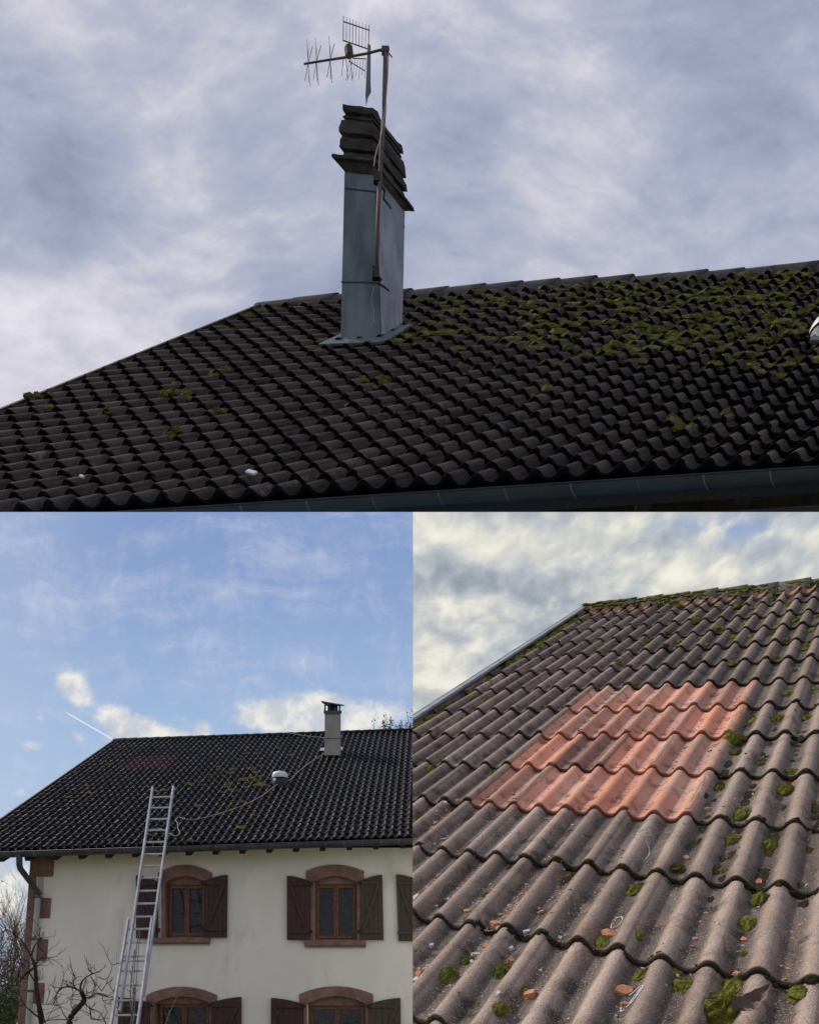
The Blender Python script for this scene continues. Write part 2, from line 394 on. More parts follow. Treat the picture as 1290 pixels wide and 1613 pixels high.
def sky_right(g, uv):
    sp = g.node('ShaderNodeSeparateXYZ'); g.put(sp.inputs[0], uv); x, y = sp.outputs[0], sp.outputs[1]
    # cloud layers flatten towards the horizon
    yy = g.m('DIVIDE', 1, g.m('SUBTRACT', 1.7, y)); xx = g.m('MULTIPLY', g.m('SUBTRACT', x, .5), g.m('ADD', .5, g.m('MULTIPLY', yy, .9)))
    cv = g.node('ShaderNodeCombineXYZ'); g.put(cv.inputs[0], xx); g.put(cv.inputs[1], g.m('MULTIPLY', yy, 1.1)); v = cv.outputs[0]
    v2 = g.vm('ADD', v, g.vm('MULTIPLY', g.vm('SUBTRACT', g.noise(v, 9, 2, .5, 0, True), (.5, .5, .5)), (.05, .05, 0)))
    n_ = g.m('ADD', g.m('MULTIPLY', g.noise(v2, 7, 5, .45, 0), .62), g.m('MULTIPLY', g.noise(v2, 17, 6, .5, 0), .38))
    bl = blobs(g, x, y, [(715, 915, 60, 26, -.16), (860, 940, 55, 45, -.13), (690, 850, 40, 20, .07), (740, 840, 60, 18, .06), (810, 860, 60, 25, .05), (950, 870, 60, 22, .09), (720, 960, 70, 26, .10), (1040, 860, 60, 26, -.1),
                         (810, 985, 60, 14, -.1), (700, 1010, 40, 12, -.06), (710, 1035, 60, 16, .1), (930, 905, 50, 18, -.05), (1050, 905, 90, 14, .07), (680, 1105, 40, 14, -.09), (690, 1075, 60, 16, .12), (1200, 870, 100, 20, -.08), (1180, 900, 80, 20, -.02), (1000, 830, 60, 18, .03), (1270, 850, 30, 25, .1)])
    k = g.m('ADD', n_, bl)
    c = g.ramp(k, [(.28, lin(140, 150, 162)), (.38, lin(164, 172, 181)), (.455, lin(186, 191, 196)), (.53, lin(210, 211, 207)), (.60, lin(232, 230, 219)), (.68, lin(244, 240, 230))])
    blue = blobs(g, x, y, [(1170, 835, 60, 22, .8), (1100, 830, 60, 12, .4), (665, 1130, 30, 12, .35)])
    c = g.mix(g.m('MULTIPLY', blue, g.ss(k, .56, .46)), c, lin(150, 170, 208))
    return g.mix(g.m('MULTIPLY', g.ss(y, 1.0, 1.14), .35), c, lin(222, 222, 205))

sky_board(33.5, -260, 1500, sky_left, 'sky')
DR = 12.5
sky_board(DR, 650.6, 1560, sky_right, 'sky')

# ================================================================== 1. WHITE HOUSE (lower left)
exec_parts = []
m_slate = tile_mat('dark_roof_tile', (.004, .004, .005), (.30, .27, .22), (.004, .004, .004), 1., rough=.5, spec=.06, speck=.0, stain=(.008, .008, .008), stain_amt=.4, bump=.12, lo=.82, hi=1.12)  # narrow pale roll crests are sun glints painted into the tile colour
m_red = tile_mat('dull_red_tile', (.038, .015, .014), (.075, .034, .03), (.014, .006, .006), 1., rough=.6, spec=.08, speck=.15, stain_amt=.3, bump=.12)
m_render = mat('lime_render', (.83, .78, .70), (.90, .86, .78), .9, .93, .35, 60, dirt=(.60, .53, .43), dscale=.9, streak=.45)
m_sand = mat('red_sandstone', (.20, .11, .095), (.30, .175, .15), 5, .9, .4, 50, dirt=(.12, .075, .065), dscale=2)
m_pale = mat('pale_stone', (.42, .39, .33), (.5, .46, .38), 5, .9, .3, 50)
m_zinc = mat('grey_zinc', (.05, .055, .062), (.085, .09, .10), 4, .55, .05, 20, metal=.3)
m_zclip = mat('zinc_clip', (.12, .13, .14), (.18, .19, .2), 4, .5, 0, metal=.3)
m_pipe = mat('cream_pipe', (.36, .36, .34), (.46, .45, .42), 3, .5, .05, 20)
m_raf = mat('dark_timber', (.02, .015, .012), (.04, .03, .022), 9, .85, .3, 60)
m_shut = mat('brown_shutter_paint', (.045, .021, .019), (.08, .036, .031), 12, .65, .25, 90)
m_shut2 = mat('faded_shutter_paint', (.06, .045, .032), (.085, .062, .045), 12, .7, .25, 90)
m_wood = mat('varnished_window_wood', (.12, .04, .014), (.2, .075, .024), 14, .4, .1, 80, spec=.5)
m_alu = mat('aluminium', (.42, .44, .46), (.55, .57, .6), 8, .4, .05, 60, metal=.35, dirt=(.3, .3, .3), dscale=3)
m_glass = bpy.data.materials.new('window_glass'); m_glass.use_nodes = True
g = NG(m_glass.node_tree); co = g.node('ShaderNodeTexCoord').outputs['Object']
p = g.node('ShaderNodeBsdfPrincipled')
g.put(p.inputs['Base Color'], g.mix(g.ss(g.noise(g.mapping(co, (1, 1, .6)), 13, 9, .75, 1.5), .42, .66), (.006, .006, .005), (.035, .033, .026)))  # mottling in the base colour stands in for reflections on the panes
p.inputs['Roughness'].default_value = .06; p.inputs['Specular IOR Level'].default_value = .45
b = g.node('ShaderNodeBump'); b.inputs['Strength'].default_value = .12; b.inputs['Distance'].default_value = .02; g.put(b.inputs['Height'], g.noise(co, 5, 3)); g.t.links.new(b.outputs[0], p.inputs['Normal'])
g.t.links.new(p.outputs[0], g.node('ShaderNodeOutputMaterial').inputs[0])
m_black = mat('black_iron', (.012, .012, .012), (.02, .018, .016), 20, .6, 0)

WD = 15.75
house = empty('farmhouse', at(340, 1620, WD) - Vector((0, 0, CAM)))
tag(house, 'white rendered farmhouse with sandstone window surrounds, brown shutters and a dark tiled roof', 'house')

# roof tiles
patch = {(i, j) for i in range(4) for j in range(0, 4)}
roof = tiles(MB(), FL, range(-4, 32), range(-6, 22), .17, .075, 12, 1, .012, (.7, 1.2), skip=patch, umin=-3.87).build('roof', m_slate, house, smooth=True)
for (i, j) in sorted(patch):
    tiles(MB(), FL, [i], [j], .17, .075, 12, 1, .01, (.8, 1.2)).build('replacement_tile', m_red, house, smooth=True)
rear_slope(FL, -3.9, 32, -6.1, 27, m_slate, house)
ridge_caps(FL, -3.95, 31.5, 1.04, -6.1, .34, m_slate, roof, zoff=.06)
# roof underside boarding
mb = MB(); mb.prism([FL.P(-3.8, -5.8, -.12), FL.P(32, -5.8, -.12), FL.P(32, 21.8, -.12), FL.P(-3.8, 21.8, -.12)], -FL.n * .2)
mb.build('roof_boarding', m_raf, house)
# verge
mb = MB(); mb.prism([FL.P(-3.98, -6.2, .22), FL.P(-3.86, -6.2, .22), FL.P(-3.86, 22.1, .22), FL.P(-3.98, 22.1, .22)], -FL.n * .5)
mb.build('verge_trim', m_zinc, house)
# gutter: half round trough along the eave
def gutter(fr, u0, u1, v, r, off, mat_, parent, step, ustart, nm='gutter_bracket', bm=None):
    mb = MB(); seg = 10; b = Vector((fr.b.x, fr.b.y, 0)).normalized(); k = 0
    W = seg + 1
    for uu in (u0, u1):
        c = fr.P(uu, v, off)
        for rr in (r, r * .9):
            for q in range(W):
                an = math.pi * (1 + q / seg); mb.v.append(c + b * (math.cos(an) * rr * -1) + Vector((0, 0, math.sin(an) * rr * 1.05)))
    for q in range(seg):
        mb.f.append((q, q + 1, 2 * W + q + 1, 2 * W + q)); mb.f.append((W + q, W + q + 1, 3 * W + q + 1, 3 * W + q))
    for e in (0, seg): mb.f.append((e, W + e, 3 * W + e, 2 * W + e))
    for s_ in (0, 2 * W):
        for q in range(seg): mb.f.append((s_ + q, s_ + q + 1, s_ + W + q + 1, s_ + W + q))
    gt = mb.build('gutter', mat_, parent, smooth=False)
    m2 = MB(); m2.tube([fr.P(u0, v, off) + b * r, fr.P(u1, v, off) + b * r], r * .09, 8); m2.build('gutter_bead', mat_, gt, smooth=True)
    u = ustart
    while u < u1:
        m3 = MB(); pts = [fr.P(u, v, off) + b * (math.cos(an) * r * -1.03) + Vector((0, 0, math.sin(an) * r * 1.09)) for an in [math.pi * (1 + q / 8) for q in range(9)]]
        w_ = fr.a.normalized() * r * .09
        for i in range(8):
            m3.add([pts[i] - w_, pts[i] + w_, pts[i + 1] + w_, pts[i + 1] - w_], [(0, 1, 2, 3)])
        m3.obox(pts[8] + Vector((0, 0, r * .04)), w_ * 1.2, b * r * .13, (0, 0, r * .1))
        m3.build(nm, bm or m_zclip, gt)
        u += step
    return gt
gt = gutter(FL, -4.1, 32, 22.22, .085, -.02, m_zinc, house, 1.12, -3.4)
# rafter ends
for i in range(20):
    px = 9 + i * 41.7 - (0 if i < 30 else 0)
    c = at(px, 1349.5 - px * .0335, WD - .28)
    mb = MB(); mb.obox(c, (.05, 0, 0), (0, .2, .1), (0, -.02, .045)); mb.build('rafter_end', m_raf, house)

# walls
def wl(y): return 48.7 - (y - 1352) * .0765
XR = 3.35
holes = [(260.5, 323.5, 1374, 1478), (494.7, 562.6, 1374, 1482), (694, 762, 1374, 1482), (245, 330, 1566, 1690), (484.5, 576.4, 1566, 1690)]
def wp(px, py, d=WD): return at(px, py, d)
def wall_front(mb):
    xr = XR / WD * F + CX
    ys = sorted({1336, 1745} | {h[2] for h in holes} | {h[3] for h in holes})
    for y0, y1 in zip(ys, ys[1:]):
        hs = sorted(h for h in holes if h[2] <= y0 and h[3] >= y1)
        x = None; segs = []; cur = 'L'
        for h in hs: segs.append((cur, h[0])); cur = h[1]
        segs.append((cur, xr))
        for a, b_ in segs:
            a0 = wl(y0) if a == 'L' else a; a1 = wl(y1) if a == 'L' else a
            mb.add([wp(a1, y1), wp(b_, y1), wp(b_, y0), wp(a0, y0)], [(0, 1, 2, 3)])
    for x0, x1, y0, y1 in holes:
        D2 = Vector((0, .3, 0))
        c = [wp(x0, y0), wp(x1, y0), wp(x1, y1), wp(x0, y1)]
        for i in range(4): mb.add([c[i], c[(i + 1) % 4], c[(i + 1) % 4] + D2, c[i] + D2], [(0, 1, 2, 3)])
mb = MB(); wall_front(mb)
a0, a1 = wp(wl(1336), 1336), wp(wl(1745), 1745); b0, b1 = wp(XR / WD * F + CX, 1336), wp(XR / WD * F + CX, 1745)
bk = Vector((0, 14.6, 0)); pk = Vector((0, 7.3, 4.0))
mb.add([a1, a0, a0 + bk, a1 + bk, b1, b0, b0 + bk, b1 + bk], [(0, 1, 2, 3), (4, 7, 6, 5), (3, 2, 6, 7)])
mb.add([a0, a0 + pk, a0 + bk], [(0, 1, 2)]); mb.add([b0, b0 + bk, b0 + pk], [(0, 1, 2)])
mb.add([a0, b0, b0 + bk, a0 + bk], [(0, 1, 2, 3)])
wall = mb.build('wall', m_render, house)

def plate(pts, front, thick, name, m, parent, d0=WD, bev=.008):
    mb = MB(); q = [wp(x, y, d0) - Vector((0, front, 0)) for x, y in pts]; mb.prism(q, (0, thick, 0)); return mb.build(name, m, parent, bevel=bev)
def arc(x0, x1, yspring, yapex, n=12):
    return [(x0 + (x1 - x0) * i / n, yspring - (yspring - yapex) * (1 - (2 * i / n - 1) ** 2)) for i in range(n + 1)]
# corner stones (strip of long stones and blocks keyed into the render)
ysq = [1345, 1382, 1415, 1447.5, 1480, 1514.5, 1549, 1581.5, 1615, 1650, 1690]
for k, (y0, y1) in enumerate(zip(ysq, ysq[1:])):
    wide = k % 2 == 0
    xr0, xr1 = (wl(y0) + (37.5 if wide else 12), wl(y1) + (37.5 if wide else 12))
    if not wide: xr0 -= .5
    if k == 0: xr0, xr1 = 86.5, 84
    pts = [(wl(y0) - .3, y0 + .1), (xr0, y0 + .1), (xr1, y1 - .2), (wl(y1) - .3, y1 - .2)]
    plate(pts, .022, .1, 'quoin_stone', m_sand, house, bev=.012)
plate([(59.8, 1382.6), (69, 1382.6), (68, 1414.6), (59, 1414.6)], .012, .06, 'infill_stone', m_pale, house)

def shutter(side, xo, xi, yto, yti, yb, m=m_shut, xob=None, thick=.05):
    """side -1: outer edge left; xo outer x, xi hinge x"""
    xob = xob or xo; pts = []; n = 8
    for i in range(n + 1):
        t = i / n; x = xo + (xi - xo) * t; y = yto + (yti - yto) * (t ** 1.7); pts.append((x, y))
    pts += [(xi, yb), (xob, yb)]
    s = plate(pts, .075, thick, 'shutter', m, house, bev=.006)
    W = abs(xi - xo); sg = 1 if xi > xo else -1; H = yb - yto
    def bd(p4, nm='batten'):
        mb = MB(); mb.prism([wp(x, y) - Vector((0, .1, 0)) for x, y in p4], (0, .03, 0)); mb.build(nm, m, s, bevel=.004)
    x_a = xo + sg * W * .06; x_b = xi - sg * W * .04
    yA = yto + 13; yB = yb - 13
    for yy in (yA, yB): bd([(x_a, yy - 3), (x_b, yy - 3), (x_b, yy + 3), (x_a, yy + 3)])
    bd([(x_a + sg * 1, yA + 3), (x_a + sg * 6.5, yA + 3), (x_b - sg * 1, yB - 3), (x_b - sg * 6.5, yB - 3)], 'brace')
    # gaps between the planks
    for i in range(1, 5):
        x = xo + (xi - xo) * i / 5
        mb = MB(); mb.prism([wp(x - .3, yto + 5) - Vector((0, .0775, 0)), wp(x + .3, yto + 5) - Vector((0, .0775, 0)), wp(x + .3, yb - .5) - Vector((0, .0775, 0)), wp(x - .3, yb - .5) - Vector((0, .0775, 0))], (0, .01, 0)); mb.build('plank_gap', m_black, s)
    for yy in (yA, yB):
        mb = MB(); mb.obox(wp(xi + sg * 1.2, yy) - Vector((0, .09, 0)), (.04, 0, 0), (0, .02, 0), (0, 0, .03)); mb.build('hinge', m_black, s)
    return s

def window(fx0, fx1, fy0, fy1, lo0, lo1, lap, lco, ji0, ji1, iap, isp, sill=None, panes=None, lowwin=False):
    w_ = empty('window', wp((fx0 + fx1) / 2, fy1)); w_.parent = house; w_.location = wp((fx0 + fx1) / 2, fy1) - WORG[house.name]
    WORG[w_.name] = wp((fx0 + fx1) / 2, fy1)
    # sandstone surround in one ring: arched head, two jambs
    outer = arc(lo0, lo1, lco, lap); inner = arc(ji0, ji1, isp, iap)
    mb = MB(); q = [wp(x, y) - Vector((0, .03, 0)) for x, y in outer + [(lo1, isp + 1)] + inner[::-1] + [(lo0, isp + 1)]]
    o_ = outer; i_ = inner
    def P(p, f): return wp(*p) - Vector((0, f, 0))
    pts_o = [(lo0, isp)] + outer + [(lo1, isp)]; pts_i = [(ji0, isp)] + inner + [(ji1, isp)]
    V = []
    for f in (.03, -.2):
        V += [P(p, f) for p in pts_o] + [P(p, f) for p in pts_i]
    n = len(pts_o); Fs = []
    for i in range(n - 1):
        Fs += [(i, i + 1, n + i + 1, n + i), (2 * n + i, 2 * n + n + i, 3 * n + i + 1, 2 * n + i + 1), (i, 2 * n + i, 2 * n + i + 1, i + 1), (n + i, n + i + 1, 3 * n + i + 1, 3 * n + i)]
    Fs += [(0, n, 3 * n, 2 * n), (n - 1, 2 * n - 1, 4 * n - 1, 3 * n - 1)]
    mb = MB(); mb.add(V, Fs); mb.build('lintel', m_sand, w_)
    jw = (ji0 - 6, ji1 + 6)
    yb = fy1 + 1
    for a, b_ in ((jw[0], ji0), (ji1, jw[1])):
        mb = MB(); mb.prism([P((a, isp + .1), .028), P((b_, isp + .1), .028), P((b_, yb), .028), P((a, yb), .028)], (0, .25, 0)); mb.build('jamb', m_sand, w_, bevel=.006)
    # tympanum board under the arch
    mb = MB(); mb.prism([P(p, -.1) for p in inner] + [P((ji1, fy0 + 1), -.1), P((ji0, fy0 + 1), -.1)], (0, .05, 0)); mb.build('arch_infill', m_sand, w_)
    fd = -.14
    fr_ = MB(); bw = 3.2
    for x0, x1, y0, y1 in ((fx0, fx0 + bw, fy0, fy1), (fx1 - bw, fx1, fy0, fy1), (fx0 + bw, fx1 - bw, fy0, fy0 + bw), (fx0 + bw, fx1 - bw, fy1 - bw, fy1)):
        fr_.prism([P((x0, y0), fd), P((x1, y0), fd), P((x1, y1), fd), P((x0, y1), fd)], (0, .07, 0))
    fo = fr_.build('frame', m_wood, w_)
    mid = (fx0 + fx1) / 2
    for x0, x1 in ((fx0 + bw + .2, mid - .2), (mid + .2, fx1 - bw - .2)):
        sa = MB(); b2 = 3.6; y0, y1 = fy0 + bw + .2, fy1 - bw - .2
        for c0, c1, d0, d1 in ((x0, x0 + b2, y0, y1), (x1 - b2, x1, y0, y1), (x0 + b2, x1 - b2, y0, y0 + b2), (x0 + b2, x1 - b2, y1 - b2 - 1, y1)):
            sa.prism([P((c0, d0), fd + .02), P((c1, d0), fd + .02), P((c1, d1), fd + .02), P((c0, d1), fd + .02)], (0, .05, 0))
        so = sa.build('casement', m_wood, w_, bevel=.004)
        pa = MB(); pa.prism([P((x0 + b2 - .5, y0 + b2 - .5), fd - .02), P((x1 - b2 + .5, y0 + b2 - .5), fd - .02), P((x1 - b2 + .5, y1 - b2 - .5), fd - .02), P((x0 + b2 - .5, y1 - b2 - .5), fd - .02)], (0, .008, 0))
        pa.build('pane', m_glass, w_)
    if sill:
        x0, x1, y0, y1 = sill
        plate([(x0, y0), (x1, y0), (x1, y1), (x0, y1)], .09, .3, 'sill', m_sand, w_)
        plate([(x0, y1 + .2), (x1, y1 + .2), (x1, y1 + 3.4), (x0, y1 + 3.4)], .018, .08, 'sill_bed', m_pale, w_)
    return w_
window(261, 323, 1391.8, 1477, 249.4, 334.5, 1363.3, 1376, 260.9, 323.2, 1381, 1391, (240, 331.5, 1478.4, 1486.8))
window(495.2, 562.4, 1391, 1481, 482.2, 573.3, 1362.9, 1373.4, 494.7, 562.4, 1380.5, 1391, (480, 576.4, 1482.2, 1491.3))
window(695, 762, 1391, 1481, 682, 773.3, 1362.9, 1373.4, 694.7, 762.4, 1380.5, 1391, (680, 776.4, 1482.2, 1491.3))
window(246, 329.5, 1580.6, 1688, 230.9, 342, 1555, 1568.4, 245.2, 329.8, 1570.5, 1580)
window(485, 576, 1583.6, 1688, 471.6, 587.8, 1554.4, 1567, 483.6, 576.6, 1570, 1582.4)
shutter(-1, 216, 250, 1380.5, 1390, 1479.5)
shutter(1, 359.5, 323.6, 1379.6, 1389.5, 1478, xob=358.3)
shutter(-1, 452.8, 488.7, 1381, 1389.5, 1481.8)
shutter(1, 602.3, 568.4, 1379.5, 1389, 1481.8, m=m_shut2, xob=604.5)
shutter(-1, 624.2, 660, 1379, 1388, 1483.7, m=m_shut2, xob=627.8)
shutter(-1, 187.8, 237.7, 1572, 1580, 1690)
shutter(1, 381, 334, 1571.4, 1580.5, 1690, xob=381.3)
shutter(-1, 427.6, 477.5, 1573, 1582, 1690)
shutter(1, 631, 582.4, 1573, 1582, 1690, m=m_shut2, xob=632)

# rain pipe
mb = MB(); mb.tube([wp(30, 1344, 15.2), wp(30.5, 1354, 15.2), wp(30.5, 1362, 15.2), wp(32, 1369, 15.25), wp(59, 1405, 15.6), wp(62, 1410, 15.64)], .055, 12)
dp = mb.build('downpipe', m_zinc, house, smooth=True)
mb = MB(); mb.tube([wp(61, 1407, 15.64), wp(60, 1416, 15.64), wp(45.5, 1600, 15.64), wp(38.5, 1690, 15.64)], .052, 12); mb.build('lower_pipe', m_pipe, dp, smooth=True)
for x, y in ((60.2, 1414), (54.3, 1480), (48.2, 1562)):
    mb = MB(); mb.tube([wp(x, y, 15.64) - Vector((0, 0, .02)), wp(x, y, 15.64) + Vector((0, 0, .02))], .06, 12); mb.build('pipe_clip', m_zinc, dp)

# chimney of the white house
m_chim = mat('chimney_panel', (.24, .22, .18), (.32, .3, .25), 1.5, .6, .1, 20, dirt=(.2, .2, .18), dscale=1.4)
dC = 20.6
mb = MB(); cx0, cx1 = 511, 536
def cring(y, e, dd=0): return [at(cx0 - e, y, dC - e * .016), at(cx1 + e, y, dC - e * .016), at(cx1 + e + 1.2, y, dC + .42 + e * .016), at(cx0 - e + 8, y, dC + .42 + e * .016)]
mb.hexa(cring(1190, 0) + cring(1163.8, 0)); ch = mb.build('chimney', m_chim, house)
mb = MB(); mb.hexa(cring(1163.5, -.4) + cring(1123.6, -.4)); mb.build('chimney_shaft', m_chim, ch)
mb = MB(); mb.hexa(cring(1164.4, .3) + cring(1163.2, .3)); mb.build('seam', m_zinc, ch)
mb = MB(); mb.hexa(cring(1124.5, 1.2) + cring(1119.6, 1.2)); mb.build('collar', m_zinc, ch)
for x in (cx0 + 1, cx0 + 9, cx0 + 17, cx1 - 1):
    mb = MB(); mb.obox(at(x, 1115.5, dC + .05), (.02, 0, 0), (0, .02, 0), (0, 0, .07)); mb.build('vent_post', m_zinc, ch)
mb = MB(); mb.hexa(cring(1120, -5) + cring(1111, -5)); mb.build('flue', m_black, ch)
mb = MB(); r0 = cring(1112.5, 5); r1 = cring(1110.6, 5)
r0[0].z += .1; r1[0].z += .1; mb.hexa([Vector(p_) for p_ in r0] + [Vector(p_) for p_ in r1]); mb.build('chimney_cap', m_zinc, ch)
mb = MB(); q0 = [FL.P(16.1, .6, .2), FL.P(18.0, .6, .2), FL.P(18.0, -.2, .22), FL.P(16.1, -.2, .22)]; mb.prism(q0, FL.n * .04); mb.build('flashing', m_alu, ch)
# roof vent
m_white = mat('white_plastic', (.6, .6, .6), (.7, .7, .7), 3, .5, .02)
m_dkpl = mat('dark_plastic', (.01, .012, .017), (.015, .018, .025), 3, .45, .02)
pv = FL.P(14.2, 9.9, .1); mb = MB(); mb.lathe(pv - Vector((0, 0, .1)), (0, -.1, 1), [(.17, 0), (.17, .1), (.165, .26)], 20); vt = mb.build('roof_vent', m_dkpl, house, smooth=True)
mb = MB(); mb.lathe(pv + Vector((0, -.02, .14)), (0, -.1, 1), [(.18, 0), (.18, .05), (.165, .1), (.13, .13), (.05, .15), (.01, .153)], 20); mb.build('vent_cap', m_white, vt, smooth=True)

# ladder leaning on the gutter
lt = lambda px, py: at(px, py, 12.8 + (1612 - py) / (1612 - 1239) * 2.9 * .985)
lad = empty('ladder', at(190, 1700, 12.2)); tag(lad, 'long aluminium extension ladder leaning on the gutter of the white house', 'ladder')
def rail(p0, p1, nm='rail', off=0.):
    a, b_ = lt(*p0) + Vector((0, off, 0)), lt(*p1) + Vector((0, off, 0)); t = (b_ - a).normalized(); s = Vector((1, 0, 0)); f = t.cross(s).normalized()
    mb = MB(); mb.obox((a + b_) / 2, s * .016, f * .036, t * ((b_ - a).length / 2)); return mb.build(nm, m_alu, lad, bevel=.004)
rail((239, 1239.5), (186.5, 1594), off=.07); rail((271.8, 1238.3), (224, 1570), off=.07)
rail((202.4, 1447.8), (161, 1700)); rail((239.6, 1447.8), (205.5, 1700))
def lerp(p0, p1, y): t = (y - p0[1]) / (p1[1] - p0[1]); return p0[0] + (p1[0] - p0[0]) * t
yz = [143, 212, 286, 358, 435, 513, 590, 668, 752, 835, 920, 1003, 1092, 1180, 1210, 1275, 1368, 1465, 1560, 1655, 1752, 1850]
for k, zy in enumerate(yz):
    y = 1220 + zy / 4.104
    if y < 1462: x0, x1, off = lerp((239, 1239.5), (186.5, 1594), y), lerp((271.8, 1238.3), (224, 1570), y), .07
    else: x0, x1, off = lerp((202.4, 1447.8), (161, 1700), y), lerp((239.6, 1447.8), (205.5, 1700), y), 0.
    mb = MB(); a, b_ = lt(x0, y) + Vector((0, off, 0)), lt(x1, y - .6) + Vector((0, off, 0)); mb.obox((a + b_) / 2, (b_ - a) / 2, (0, .02, 0), (0, 0, .016)); mb.build('rung', m_alu, lad, bevel=.004)
m_rope = mat('grey_rope', (.06, .07, .1), (.1, .12, .16), 30, .8, .2)
for dx in (0, 4):
    mb = MB(); mb.tube([lt(220 + dx * .6, 1466) - Vector((0, .05, 0)), lt(214 + dx, 1520) - Vector((0, .05, 0)), lt(209 + dx, 1600) - Vector((0, .05, 0)), lt(203 + dx, 1690) - Vector((0, .05, 0))], .007, 6); mb.build('rope', m_rope, lad)

# cables on the roof
m_cable = mat('pale_cable', (.28, .25, .18), (.36, .33, .25), 10, .7, .1)
def smooth_path(pts, n=5):
    out = []
    for i in range(len(pts) - 1):
        p0, p1, p2, p3 = pts[max(i - 1, 0)], pts[i], pts[i + 1], pts[min(i + 2, len(pts) - 1)]
        for k in range(n):
            t = k / n; out.append(.5 * ((2 * p1) + (p2 - p0) * t + (2 * p0 - 5 * p1 + 4 * p2 - p3) * t * t + (3 * p1 - p0 - 3 * p2 + p3) * t ** 3))
    return out + [pts[-1]]
c1 = [FL.P(u, v, .3) for u, v in [(12.3, -6.0), (13.0, -5.6), (14.19, -4.66), (15.92, -3.7), (16.3, -3.0)]]
mb = MB(); mb.tube(smooth_path(c1), .008, 6); tag(mb.build('cable', m_cable, None, True), 'short pale cable running from the ridge to the beige chimney', 'cable')
c2 = [(17.45, -2.6), (17.19, -0.79), (16.75, 1.29), (15.58, 5.27), (15.08, 7.85), (14.88, 9.23), (14.05, 10.58), (13.41, 13.28), (12.15, 15.8), (10.32, 17.68), (9.34, 17.82), (8.66, 17.35), (8.62, 17.94), (8.92, 18.59), (9.22, 19.58), (9.57, 20.43), (9.51, 21.0), (9.15, 20.74), (8.63, 20.17), (8.13, 19.6), (7.78, 19.51), (7.61, 20.02), (7.31, 19.87)]
mb = MB(); mb.tube(smooth_path([FL.P(u, v, .27) for u, v in c2]), .0075, 6); tag(mb.build('cable', m_cable, None, True), 'long pale cable snaking down the dark roof from the chimney to the ladder top', 'cable')

# moss on the dark roof
m_mossL = moss_mat('dry_yellow_moss', (.09, .07, .012), (.17, .14, .035), (.3, .25, .09), 1.)
mb = MB()
Lm = [(11.88, 15.59, 1), (12.72, 9.79, 2.2), (11.66, 7.91, 1.4), (12.18, 8.64, 1.5), (10.26, 9.81, 1.4), (10.73, 10.83, 1), (12.37, 7.53, 1), (13.27, 19.26, 1.2), (14.0, 14.53, 1), (11.14, 16.39, .9), (13.5, 16.8, .6), (11.47, 13.7, .8), (9.61, 1.37, .8), (9.39, -2.23, .7), (14.88, 10.34, .8), (11.3, 8.09, 1.2), (10.95, 8.27, 1), (11.29, 11.1, .8), (10.24, 11.4, .8), (8.44, 4.93, .7), (9.62, 5.07, .8), (9.03, 1.67, .7), (10.2, 9.8, 1), (12.11, 13.74, .8), (9.28, 14.48, 1), (7.09, 8.84, 1), (4.02, 9.3, 1), (5.12, 10.59, 1.1), (5.6, 10.26, 1.1), (7.52, 20.07, 1), (-2.05, 1.35, .9), (-1.22, 2.32, .7), (-3.31, 4.51, .8), (-.9, 8.51, 1.1), (.01, 10.43, 1.2), (-1.09, 11.42, 1), (10.5, 21.4, 1.2), (5.3, 20.8, .8)]
for u, v, s in Lm: cushion(mb, FL.P(u, v + .2, .1), FL.nn, .036 * s + .01, .03 * s + .02, 30, FL.a, 1.7)
for _ in range(36):
    u = rnd.gauss(10.4, 1.6); v = rnd.gauss(6.5, 4); 
    if -5 < v < 20: cushion(mb, FL.P(round(u * 2 - .5) / 2 + .25, v, .1), FL.nn, rnd.uniform(.02, .04), .04, 14, FL.a, 1.4)
tag(mb.build('moss', m_mossL), 'dry yellow moss scattered over the dark roof', 'moss', kind='stuff')

# ---------------- trees and shrubs by the white house
m_bark = mat('dark_bark', (.02, .017, .015), (.05, .042, .036), 30, .9, .5, 90)
m_barkp = mat('pale_bark', (.13, .11, .085), (.22, .19, .15), 30, .9, .5, 90)
m_leafo = mat('autumn_leaf', (.2, .085, .03), (.32, .16, .07), 6, .8, 0)
m_leafg = mat('evergreen_leaf', (.02, .035, .012), (.07, .09, .03), 4, .6, 0)
m_leafb = mat('brown_twig_foliage', (.07, .05, .03), (.15, .11, .07), 3, .9, 0)
def grow(mb, p, d, L, r, lv, spread=.6, up=.1, tips=None, nchild=3, wob=.25):
    n = 4; pts = [p]; dd = d.normalized()
    for i in range(n):
        dd = (dd + Vector((rnd.uniform(-wob, wob), rnd.uniform(-wob, wob), rnd.uniform(-wob, wob) + up * .3))).normalized(); pts.append(pts[-1] + dd * L / n)
    mb.tube(pts, r, 5, max(r * .55, .002))
    if tips is not None: tips += pts[2:]
    if lv <= 0: return
    for k in range(nchild):
        q = pts[rnd.randint(1, n)]; nd = (dd + Vector((rnd.uniform(-1, 1), rnd.uniform(-1, 1), rnd.uniform(-.6, 1) + up)) * spread).normalized()
        grow(mb, q, nd, L * rnd.uniform(.55, .8), r * .55, lv - 1, spread, up, tips, nchild, wob)
def leaves(mb, tips, n, s, jit):
    for _ in range(n):
        p = rnd.choice(tips) + Vector((rnd.gauss(0, jit), rnd.gauss(0, jit), rnd.gauss(0, jit)))
        a = Vector((rnd.uniform(-1, 1), rnd.uniform(-1, 1), rnd.uniform(-1, 1))).normalized(); b_ = a.cross(Vector((rnd.random(), rnd.random(), rnd.random()))).normalized(); k = s * rnd.uniform(.6, 1.3)
        mb.add([p - a * k, p + b_ * k * .45, p + a * k, p - b_ * k * .45], [(0, 1, 2, 3)])
